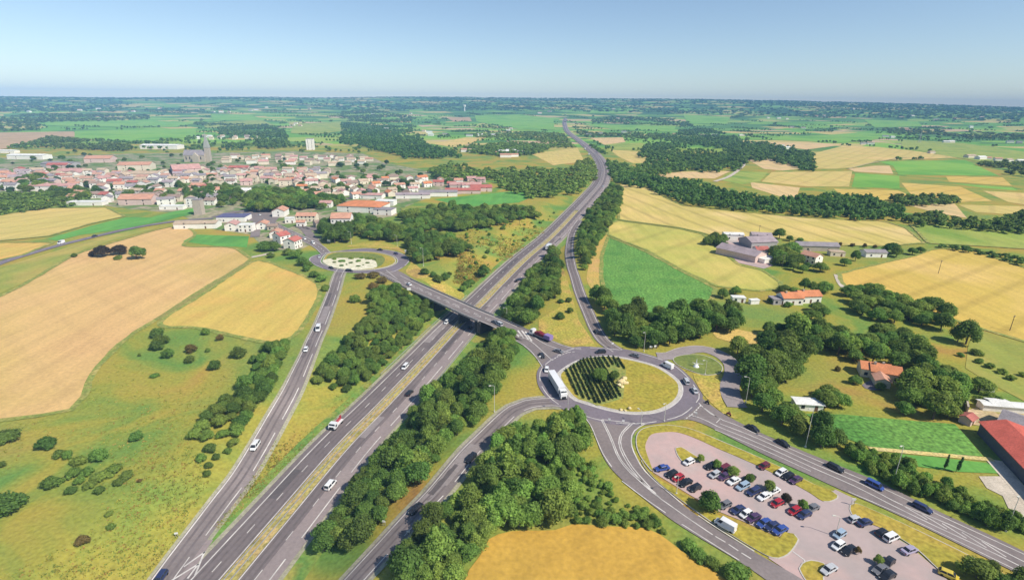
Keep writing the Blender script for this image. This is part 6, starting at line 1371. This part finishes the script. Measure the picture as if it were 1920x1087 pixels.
def lorry(x, y, dx, dy, label, length=13.2, col_='white'):
    X, Y = G(x, y); X2, Y2 = G(x + dx, y + dy); t = thing('lorry', label, 'lorry', (X, Y, hz(X, Y) + .2), math.atan2(Y2 - Y, X2 - X), DRV); a = -8.2
    link('trailer', MB().box(a, a + length, -1.27, 1.27, 1.15, 4.0).mesh('trailer', paint(col_)), t); link('chassis', MB().box(a + .2, a + length + 2.6, -.5, .5, .7, 1.14).mesh('chassis', trim_m), t)
    link('side_skirt', MB().box(a + 3, a + length - 4, -1.2, 1.2, .55, .69).mesh('side_skirt', trim_m), t)
    cab(t, a + length + .6, 'white', 3.5); wheels(t, (a + 1.4, a + 2.7, a + 4.0, a + length - .3, a + length + 2.1)); return t
lorry(1045, 731, 14, 23, 'white articulated lorry entering the curve of the roundabout')
# lorry with a red load and a mauve tail, coming up to the bridge
X, Y = plane(1013, 634, 0); X2, Y2 = plane(993, 626, 0); t = thing('lorry', 'lorry with white cab, dark red load and mauve tail by the hatched island', 'lorry', (X, Y, .21), math.atan2(Y2 - Y, X2 - X), DRV)
link('chassis', MB().box(-6, 6, -.6, .6, .7, 1.05).mesh('chassis', trim_m), t); link('flatbed', MB().box(-3.0, 3.2, -1.25, 1.25, 1.06, 1.3).mesh('flatbed', plain('lorry_bed', (.5, .42, .40), .6)), t)
for xx, s in ((-1.6, 1.3), (.3, 1.7), (2.0, 1.2)): link('load', MB().box(xx - .8, xx + .8, -1.0, 1.0, 1.305, 1.3 + s).mesh('load', plain('dark_red_load', (.20, .02, .03), .5)), t)
link('tail_box', MB().box(-6.6, -3.05, -1.27, 1.27, 1.06, 3.0).mesh('tail_box', plain('mauve_tarpaulin', (.26, .19, .40), .6)), t); cab(t, 3.7, 'white', 3.1); wheels(t, (-5, -3.8, 3.0, 5.2))
# tow truck on the motorway verge lane
X, Y = G(630, 800); X2, Y2 = G(616, 815); t = thing('recovery_truck', 'white recovery truck with a red crane on the motorway', 'truck', (X, Y, hz(X, Y) + .17), math.atan2(Y2 - Y, X2 - X), DRV)
cab(t, .6, 'white', 2.5); link('bed', MB().box(-3.4, .5, -1.1, 1.1, .8, 1.1).mesh('bed', paint('white')), t); link('crane', MB().box(-3.0, -.4, -.3, .3, 1.11, 1.9).box(-3.6, -3.0, -.2, .2, 1.2, 2.5).mesh('crane', paint('red')), t); wheels(t, (-2.4, 2.0), 1.1, .42)
for x, y, dx, dy, lab in ((1030, 466, 10, -10, 'white box lorry at the merge of the upper slip road'), (1104, 291, -6, -8, 'white lorry far up the motorway at the top of the bend'), (1097, 281, -6, -6, 'second white lorry close ahead of the one at the top of the bend'), (1056, 240, 0, -6, 'white lorry furthest up the motorway')):
    lorry(x, y, dx, dy, lab, 9.0)
# motorcycles on the main road
def motorcycle(x, y, dx, dy, colour, label):
    X, Y = G(x, y); X2, Y2 = G(x + dx, y + dy); t = thing('motorcycle', label, 'motorcycle', (X, Y, hz(X, Y) + .2), math.atan2(Y2 - Y, X2 - X), DRV)
    for xx in (-.7, .7): m = MB(); m.tube([(xx, -.07, .32), (xx, .07, .32)], .32, 12); link('wheel', m.mesh('wheel', tyre_m), t)
    link('frame', MB().loft([[(-.8, -.12, .6), (-.8, .12, .6), (-.8, .1, .85), (-.8, -.1, .85)], [(0, -.2, .35), (0, .2, .35), (0, .18, .95), (0, -.18, .95)], [(.75, -.1, .55), (.75, .1, .55), (.7, .08, 1.05), (.7, -.08, 1.05)]]).mesh('frame', paint(colour)), t)
    m = MB(); m.tube([(.55, -.38, 1.1), (.6, .38, 1.1)], .03, 5); link('handlebar', m.mesh('handlebar', trim_m), t)
    X, Y = t.location.x, t.location.y
    r = thing('person', f'rider in dark clothes and helmet sitting on {label}'[:88], 'person', (X, Y, t.location.z), t.rotation_euler.z)
    me = bpy.data.meshes.new('rider'); V = [(-.15, 0, .95), (-.05, 0, 1.2), (.08, 0, 1.45), (.12, 0, 1.58), (.16, 0, 1.72), (.05, .2, 1.42), (.3, .27, 1.22), (.52, .3, 1.12), (.05, -.2, 1.42), (.3, -.27, 1.22), (.52, -.3, 1.12), (-.1, .16, .93), (.3, .22, .85), (.1, .22, .45), (-.1, -.16, .93), (.3, -.22, .85), (.1, -.22, .45)]
    me.from_pydata(V, [(0, 1), (1, 2), (2, 3), (3, 4), (2, 5), (5, 6), (6, 7), (2, 8), (8, 9), (9, 10), (0, 11), (11, 12), (12, 13), (0, 14), (14, 15), (15, 16)], [])
    o = link('body', me, r); mod = o.modifiers.new('skin', 'SKIN'); rad = [.16, .17, .19, .09, .15, .09, .07, .05, .09, .07, .05, .12, .1, .07, .12, .1, .07]
    for v, q in zip(me.skin_vertices[0].data, rad): v.radius = (q, q)
    me.skin_vertices[0].data[0].use_root = True; o.modifiers.new('sub', 'SUBSURF').levels = 1; me.materials.append(plain('dark_leathers', (.03, .03, .04), .6))
motorcycle(1326, 757, 14, 9, 'black', 'dark motorcycle at the corner of the roundabout')
motorcycle(1366, 779, 14, 8, 'red', 'red and white motorcycle on the main road')

# ------------------------------------------------------------------ roundabout planting, stones and sculpture
vine_m = leaf_mat('vine_leaves', (.045, .075, .025)); earth = mat('vine_soil', (.20, .20, .06), (.26, .24, .06), scale=.3, famt=.3)
VR_ = [((1061, 695), (1083, 742)), ((1069, 690), (1095, 749)), ((1075, 686), (1106, 752)), ((1082, 682), (1118, 758)), ((1087, 678), (1125.5, 758)), ((1093, 675), (1134, 755)), ((1100, 673.5), (1142, 752)), ((1107, 672), (1149, 750)), ((1115, 671.5), (1156, 748)), ((1122, 671), (1164, 745)), ((1130, 670), (1143, 690)), ((1140, 670), (1150, 686)), ((1149, 671), (1161, 690)), ((1158, 672.5), (1171, 693))]
_vr = np.random.RandomState(3)
for i, (a, b) in enumerate(VR_):
    A, Bq = np.array(plane(*a, 0)), np.array(plane(*b, 0)); L_ = np.linalg.norm(Bq - A); n = int(L_ * 22); d = (Bq - A) / L_; nn = np.array([d[1], -d[0]])
    t_ = _vr.rand(n) * L_; pos = np.column_stack([A[0] + d[0] * t_, A[1] + d[1] * t_, _vr.uniform(.1, .95, n)]) ; pos[:, :2] += nn * _vr.uniform(-.2, .2, (n, 1))
    nrm = _vr.normal(size=(n, 3)); nrm /= np.linalg.norm(nrm, axis=1, keepdims=True); u = np.cross(nrm, _vr.normal(size=(n, 3))); u /= np.linalg.norm(u, axis=1, keepdims=True); w_ = np.cross(nrm, u); s = .2 * _vr.uniform(.6, 1.3, (n, 1))
    q = np.stack([pos - u * s - w_ * s, pos + u * s - w_ * s, pos + u * s + w_ * s, pos - u * s + w_ * s], 1).reshape(-1, 3); q[:, 2] += .3
    me = arrays_mesh('foliage', q, [np.arange(n * 4).reshape(-1, 4)]); me.materials.append(vine_m)
    t = thing('vine_row', 'x', 'vine row', (0, 0, 0), 0, 'vine rows on the big roundabout'); link('foliage', me, t)
    pm = MB()
    for k in range(int(L_ / 4) + 1): c = A + d * min(L_, k * 4.0); pm.box(c[0] - .05, c[0] + .05, c[1] - .05, c[1] + .05, .3, 1.3)
    link('stake', pm.mesh('stake', bark), t)['kind'] = 'stuff'
    t['label'] = ('row of vines at the end nearest the white lorry' if i == 0 else f'vine row, {ordn(i)} the white lorry' if i < 10 else f'short vine row behind the trees, {["first", "second", "third", "fourth"][i - 10]} from the lorry side')
sheet('vine_ground', None, mat('weedy_ground', (.20, .26, .06), [(.30, .29, .07), (.16, .23, .05)], scale=.2, famt=.3), .37, world_pts=[plane(x, y, 0) for x, y in [(1058, 696), (1075, 683), (1095, 673), (1130, 669), (1160, 671), (1174, 695), (1168, 748), (1120, 762), (1084, 746)]])
def boulder(x, y, r, m, label, group=None, sc_=(1, 1, .7), zz=.3):
    X, Y = plane(x, y, 0); V, Fc = ICO2; rs = np.random.RandomState(int(x * 7 + y)); q = V * r * (1 + .28 * np.sin(V @ rs.normal(size=(3,)) * 3 + rs.rand() * 6))[:, None] * (1 + rs.uniform(-.07, .07, (len(V), 1))) * sc_
    me = arrays_mesh('boulder', q, [Fc]); me.materials.append(m); o = link('boulder', me); o.location = (X, Y, hz(X, Y) + zz + r * .3); tag(o, label, 'boulder', group)
sand_m = mat('sandstone', (.70, .58, .30), [(.60, .48, .24), (.75, .64, .38)], scale=.5, fscale=2, famt=.2)
for i, (x, y, r) in enumerate([(1165, 718, 1.5), (1170, 712, 1.2), (1161, 724, 1.0), (1172, 720, 1.1), (1166, 727, .8)]): boulder(x, y, r, sand_m, ['largest pale sandstone boulder beside the vine rows', 'sandstone boulder furthest from the car park in the pile by the vines', 'sandstone boulder touching the vine rows', 'sandstone boulder on the open grass side of the pile', 'smallest sandstone boulder at the foot of the pile'][i], 'sandstone boulders on the roundabout')
for i, (x, y, r) in enumerate([(1164, 770, .6), (1172, 771, .5), (1180, 768, .8)]): boulder(x, y, r, sand_m, ['pale stone at the near kerb of the roundabout, vine side', 'small pale stone between two others at the near kerb', 'pale stone at the near kerb of the roundabout, car park side'][i], 'stones at the roundabout kerb')
# white winged sculpture
X, Y = plane(1305, 688, 0); t = thing('sculpture', 'white winged sculpture on the turning loop island', 'sculpture', (X, Y, .2)); pm_ = paint('white')
link('base', MB().tube([(0, 0, 0), (0, 0, .5), (0, 0, 1.1)], [1.3, 1.0, .35], 10).mesh('base', pm_), t); link('wing', MB().loft([[(-.3, -.15, .8), (.3, -.15, .8), (.3, .15, .8), (-.3, .15, .8)], [(-1.0, -.1, 1.6), (-.3, -.1, 1.5), (-.3, .1, 1.5), (-1.0, .1, 1.6)], [(-1.9, -.05, 2.0), (-1.5, -.05, 1.9), (-1.5, .05, 1.9), (-1.9, .05, 2.0)]]).mesh('wing', pm_), t)
link('wing', MB().loft([[(-.3, -.15, .9), (.3, -.15, .9), (.3, .15, .9), (-.3, .15, .9)], [(.3, -.1, 1.5), (1.0, -.1, 1.4), (1.0, .1, 1.4), (.3, .1, 1.5)], [(2.6, -.05, 1.3), (2.9, -.05, 1.2), (2.9, .05, 1.2), (2.6, .05, 1.3)]]).mesh('wing', pm_), t); m = MB(); m.tube([(0, 0, 1), (-.1, 0, 2.4), (0, 0, 3.4)], [.3, .22, .1], 7); link('neck', m.mesh('neck', pm_), t)
# shrubs on the white gravel
for x, y, hh, w in [(627, 487, 1.6, 4), (627, 493, 1.0, 3.5), (641, 491, 1.6, 5), (658, 486, 1.6, 4), (658, 493.5, 1.0, 3.5), (672, 491, 1.8, 4), (678, 485, 1.4, 3), (692, 486, 1.4, 6), (689, 494, 1.0, 3.5), (672, 500, 1.0, 3.5), (640, 499, 1.0, 4), (650, 497, 1.0, 1.5), (681, 498, .9, 1.5), (702, 488, 1.2, 3)]: one('shrub', x, y, hh, 'mid' if hh > 1.2 else 'dark', w, 'shrubs in the white gravel of the roundabout')
# dome tent
X, Y = G(1845, 728); me = MB(); t = thing('dome_tent', 'white dome tent behind the rubble yard bushes', 'tent', (X, Y, hz(X, Y))); V, Fc = ICO2; me = arrays_mesh('canopy', np.where(V[:, 2:3] < 0, V * [1, 1, .05], V) * [3.2, 3.2, 3.0], [Fc]); me.materials.append(paint('white')); link('canopy', me, t); link('entrance', MB().box(-1, 1, -3.3, -2.6, 0, 1.6).mesh('entrance', wm('white')), t)

# ------------------------------------------------------------------ lamps, poles, signs
pole_m = plain('pale_pole', (.62, .60, .52), .5); wood_m = plain('creosoted_wood', (.10, .08, .06), .9)
LAMPS = [(1510, 838, 13.5, 'roadside lamp at the verge above the maroon parked car'), (1675, 903, 12, 'roadside lamp by the hedge beside the blue people carrier'), (1886, 996, 11, 'roadside lamp nearest the lower corner of the main road'), (1207, 659, 9, 'lamp before the wood at the far side of the roundabout'), (1398, 755, 10, 'lamp at the end of the turning loop'),
 (1322, 702, 6, 'lamp beside the turning loop island'), (1064, 775, 8, 'lamp at the roundabout where the lower ramp leaves'), (1245, 790, 7, 'lamp at the near kerb of the roundabout facing the car park'), (1268, 926, 6, 'lamp on the lower island beside the crimson car'), (659, 457, 9, 'lamp on the dry bank above the gravel roundabout'), (794, 499, 12, 'lamp before the bushes of the bridge ramp'), (927, 772, 10, 'lamp behind the hedge of the lower ramp'), (1566, 1006, 6, 'lamp in the car park beside the pale blue car'), (950, 602, 7, 'lamp at the bridge end beside the embankment trees'), (1202, 796, 5, 'short lamp at the mouth of the car park road'), (745, 462, 8, 'lamp at the wood edge above the gravel roundabout')]
for x, y, hh, lab in LAMPS:
    X, Y = G(x, y); t = thing('street_lamp', lab, 'street lamp', (X, Y, hz(X, Y)), rnd.uniform(2.2, 4), 'street lamps'); m = MB(); m.tube([(0, 0, 0), (0, 0, hh * .6), (0, 0, hh), (.5, 0, hh + .35), (1.3, 0, hh + .45)], [.1, .085, .07, .05, .045], 6); link('pole', m.mesh('pole', pole_m), t)
    link('lamp_head', MB().box(1.2, 1.95, -.18, .18, hh + .36, hh + .54).mesh('lamp_head', pole_m), t); link('base', MB().box(-.22, .22, -.22, .22, -.2, .5).mesh('base', pole_m), t)
for x, y, hh, lab in [(1759, 513, 9, 'wooden power pole alone in the warm wheat field'), (1893, 620, 8, 'wooden pole at the edge of the olive pasture'), (1466, 502, 9, 'wooden pole below the hilltop farm'), (1422, 442, 9, 'wooden pole by the wheat field above the barns'), (974, 420, 8, 'wooden pole on the motorway verge')]:
    X, Y = G(x, y); t = thing('power_pole', lab, 'pole', (X, Y, hz(X, Y)), .4, 'wooden power poles'); m = MB(); m.tube([(0, 0, -.4), (0, 0, hh)], [.16, .11], 6); link('pole', m.mesh('pole', wood_m), t); link('crossarm', MB().box(-1, 1, -.07, .07, hh - .7, hh - .5).mesh('crossarm', wood_m), t)
    for s in (-.8, 0, .8): link('insulator', MB().box(s - .06, s + .06, -.06, .06, hh - .49, hh - .2).mesh('insulator', pole_m), t)
X, Y = G(1723, 268); t = thing('pylon', 'lattice pylon standing in the far green plain', 'pylon', (X, Y, hz(X, Y))); m = MB()
for sx, sy in ((1, 1), (1, -1), (-1, 1), (-1, -1)): m.tube([(sx * 3.5, sy * 3.5, -.5), (sx * .6, sy * .6, 24), (0, 0, 36)], [.4, .3, .2], 4)
link('tower_leg', m.mesh('tower_leg', steel), t)['kind'] = 'stuff'; link('crossarm', MB().box(-7, 7, -.4, .4, 25, 25.6).mesh('crossarm', steel), t); link('crossarm', MB().box(-5, 5, -.4, .4, 30, 30.6).mesh('crossarm', steel), t)
for x, y, w_, zz, lab in [(974, 604, 1.8, 1.4, 'white sign board below the trees at the bridge end'), (617, 457, 2.6, 1.6, 'white sign board beside the village end of the gravel roundabout'), (1148, 653, 1.0, 2.0, 'small white sign at the foot of the upper slip road'), (1220, 656, 1.2, 1.2, 'white sign beside the lamp at the far side of the roundabout'), (1228, 655, 1.2, 1.2, 'second white sign beside the lamp at the far side of the roundabout'), (767, 548, 2.2, 1.2, 'white sign board under the bridge ramp'), (1012, 676, .9, 1.6, 'small white sign at the bend of the roundabout entry'), (720, 985, .9, 1.0, 'small pale marker on the bank of the lower ramp, field side'), (766, 1004, .8, 1.0, 'small pale marker on the verge of the lower ramp, wood side'), (332, 1007, .8, 1.0, 'small white marker beside the slip road near the chevrons'), (1598, 948, 1.0, 1.8, 'yellowish sign at the mouth of the car park'), (763, 476, 3.0, 1.0, 'low white panel at the end curve of the gravel roundabout'), (1304, 783, .8, 1.6, 'small sign on the main road splitter'), (1168, 797, .8, 1.4, 'dark small sign on the splitter of the car park road'), (1142, 794, .8, 1.4, 'small sign on the point of the car park road splitter')]:
    X, Y = G(x, y); t = thing('road_sign', lab, 'sign', (X, Y, hz(X, Y) + .1), rnd.uniform(-.4, .4), 'road signs'); link('panel', MB().box(-w_ / 2, w_ / 2, -.05, .05, zz, zz + w_ * .62).mesh('panel', paint('white')), t); m = MB()
    for s in (-.35, .35): link('post', MB().box(w_ * s - .05, w_ * s + .05, .052, .14, -.2, zz + w_ * .5).mesh('post', steel), t)
for i, (x, y) in enumerate([(1859, 760), (1880, 670), (1870, 668)]): pass
label_all(TREES)

# ------------------------------------------------------------------ haze
HAZE = 1
if HAZE:
    hb = MB().box(-8350, 8350, -1150, 7850, -12, 250).mesh('haze'); hm = bpy.data.materials.new('haze'); hm.use_nodes = True; nt = hm.node_tree; nt.nodes.clear()
    o_ = nt.nodes.new('ShaderNodeOutputMaterial'); pv = nt.nodes.new('ShaderNodeVolumePrincipled'); pv.inputs['Color'].default_value = (.30, .60, 1.0, 1); pv.inputs['Density'].default_value = .00012; pv.inputs['Anisotropy'].default_value = -0.3
    nt.links.new(pv.outputs['Volume'], o_.inputs['Volume']); hb.materials.append(hm); link('haze', hb, kind='stuff')
